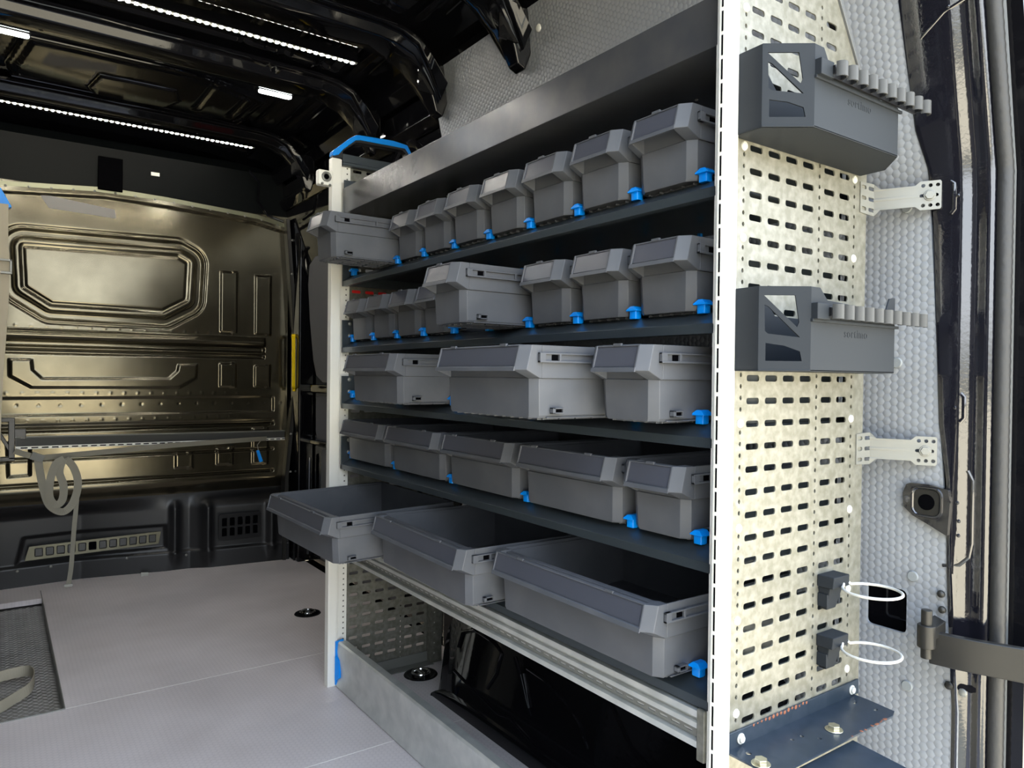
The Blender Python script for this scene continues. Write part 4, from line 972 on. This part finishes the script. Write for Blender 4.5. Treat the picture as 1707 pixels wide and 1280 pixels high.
cb = root('load_bar', 'horizontal slotted aluminium load bar in front of the bulkhead', 'load bar', (.56, 3.12, .60))
a, b = Vector((.055, 2.95, .642)), Vector((1.085, 3.34, .603))
def barbox(mb, h0, h1, t0, t1):
    L = []
    for p_, in ((a,), (b,)):
        L.append([(p_.x-.56, p_.y-3.12+t, p_.z-.60+h) for t, h in ((t0, h0), (t1, h0), (t1, h1), (t0, h1))])
    mb.loops(L)
mb = MB(); barbox(mb, -.010, .020, -.015, .015); mb.build('bar', mat('dark bar web', (.10, .10, .095), .35, .5), cb, bevel=.002)
mb = MB(); barbox(mb, .0185, .0225, -.017, .017); mb.build('bar_lip', M_zinc, cb, bevel=.0008)
mb = MB(); barbox(mb, -.020, -.010, -.017, .012); mb.build('slot_face', M_alu, cb, bevel=.0008)
mb = MB(); d_ = b-a
for k in range(34):
    p_ = a+d_*(k+.5)/34; q_ = a+d_*(k+.5+.66)/34
    mb.loops([[(s.x-.56, s.y-3.12-.0176, s.z-.60+h) for h in (-.017, -.013)]+[(s.x-.56, s.y-3.12-.0165, s.z-.60+h) for h in (-.013, -.017)] for s in (p_, q_)])
s_ = mb.build('slot_marks', M_dark, cb); s_['kind'] = 'stuff'
bt = MB().tube([(.965, 3.27, .595), (.945, 3.27, .57), (.95, 3.27, .545)], .002, 6).build('pull_cord', M_strap, cb); bt.matrix_parent_inverse = Matrix.Translation((-.56, -3.12, -.60))
bt = MB().loops([[(.940, 3.265, .545), (.952, 3.265, .548), (.970, 3.265, .497), (.955, 3.265, .492)], [(.940, 3.275, .545), (.952, 3.275, .548), (.970, 3.275, .497), (.955, 3.275, .492)]]).build('pull_tab', M_blue, cb, bevel=.002); bt.matrix_parent_inverse = Matrix.Translation((-.56, -3.12, -.60))

def smooth_path(P, n=6):
    P = [Vector(q) for q in P]; out = []
    for i in range(len(P)-1):
        p0 = P[max(i-1, 0)]; p1 = P[i]; p2 = P[i+1]; p3 = P[min(i+2, len(P)-1)]
        for k in range(n):
            t_ = k/n
            out.append(.5*((2*p1)+(-p0+p2)*t_+(2*p0-5*p1+4*p2-p3)*t_*t_+(-p0+3*p1-3*p2+p3)*t_**3))
    out.append(P[-1]); return out
# coiled grey strap
st = root('lashing_strap', 'grey webbing strap looped and hanging from the load bar', 'strap', (.17, 2.90, .45))
def sp_(pts, wd=(.75, -.62, 0), w_=.024):
    P = smooth_path([(x, 2.90+dy, z) for x, z, dy in pts])
    if wd is None:
        wd = []
        for i in range(len(P)):
            t_ = (P[min(i+1, len(P)-1)]-P[max(i-1, 0)]).normalized(); wd.append((t_.cross(Vector((.25, 1, 0)))).normalized())
    return MB().ribbon([(q[0]-.17, q[1]-2.90, q[2]-.45) for q in P], w_, .0018, wd)
sp_([(.052, .621, 0), (.085, .607, 0), (.118, .594, 0)], (0, -.3, 1), .020).build('webbing', M_strap, st)
MB().ribbon([(.098-.17, -.004, .605-.45), (.133-.17, -.004, .590-.45)], .026, .006, (0, -.3, 1)).build('buckle', M_zinc, st, bevel=.001)
P = smooth_path([(.118, 2.90, .594), (.3, 2.97, .597), (.55, 3.06, .603), (.80, 3.16, .602), (.985, 3.27, .597)])
MB().ribbon([(q[0]-.17, q[1]-2.90, q[2]-.45) for q in P], .020, .0018, (0, -.3, 1)).build('webbing', M_strap, st)
sp_([(.118, .590, 0), (.122, .555, 0), (.133, .492, 0), (.150, .435, -.005), (.185, .408, -.005), (.213, .425, 0), (.230, .470, 0), (.232, .515, 0), (.218, .560, 0), (.196, .588, 0)], None).build('webbing', M_strap, st)
sp_([(.192, .588, -.01), (.168, .572, -.01), (.152, .52, -.01), (.150, .462, -.01), (.168, .434, -.01), (.187, .450, -.01), (.190, .497, -.01), (.178, .545, -.01), (.188, .588, -.01)], None).build('webbing', M_strap, st)
sp_([(.198, .588, .005), (.224, .555, .0), (.232, .50, 0), (.228, .418, 0), (.222, .34, 0), (.218, .27, 0), (.214, .21, 0), (.207, .155, 0)], None, .014).build('webbing', M_strap, st)
MB().box(.193-.17, .219-.17, -.004, .004, .148-.45, .158-.45).build('strap_end', M_zinc, st, bevel=.001)
# strap at left edge
st = root('lashing_strap', 'pale beige webbing strap hanging at the left edge from the blue end', 'strap', (.0, 2.80, 1.2))
P = smooth_path([(.012, 2.80, 1.41), (.012, 2.80, 1.30), (.016, 2.80, 1.18), (.008, 2.80, 1.0), (.000, 2.80, .85), (-.007, 2.80, .62), (-.008, 2.80, .30), (-.010, 2.80, .12)])
MB().ribbon([(q[0], q[1]-2.80, q[2]-1.2) for q in P], .040, .002, (1, 0, 0)).build('webbing', M_strapL, st)
P = smooth_path([(-.004, 2.785, 1.22), (-.006, 2.785, 1.05), (-.006, 2.785, .92), (-.012, 2.785, .70), (-.018, 2.785, .55)])
MB().ribbon([(q[0], q[1]-2.80, q[2]-1.2) for q in P], .034, .002, (1, .2, 0)).build('webbing', M_strapL, st)
MB().box(-.02, .042, -.012, .004, .030, .036).box(.036, .042, -.012, .004, -.006, .036).box(-.02, .042, -.012, .004, -.010, -.003).build('cam_buckle', M_zinc, st, bevel=.001)
# strap lying on the step
st = tag(MB().ribbon(smooth_path([(-.10, 2.50, .006), (.0, 2.545, .004), (.052, 2.553, .006), (.083, 2.535, .01), (.094, 2.475, .012), (.082, 2.410, .006), (.047, 2.372, .0), (.0, 2.325, -.004), (-.08, 2.28, -.01)]), .030, .002,
                        [(0, .15, 1)]*49).build('floor_strap', M_strapL), 'beige webbing strap lying looped on the chequer plate step', 'strap')
# paper scrap at the bulkhead foot
tag(MB().loops([[(.518, 3.49, .001), (.545, 3.485, .001), (.548, 3.50, .006), (.52, 3.505, .008)], [(.518, 3.488, .004), (.545, 3.483, .006), (.548, 3.50, .012), (.52, 3.505, .014)]]).build('paper_scrap', M_white), 'tiny white scrap on the floor against the bulkhead', 'scrap')

# ------------------------------------------------------------------ outside ground
gr = MB().box(-60, 60, -60, 60, -.75, -.70).build('ground', M_pave); struct(gr)
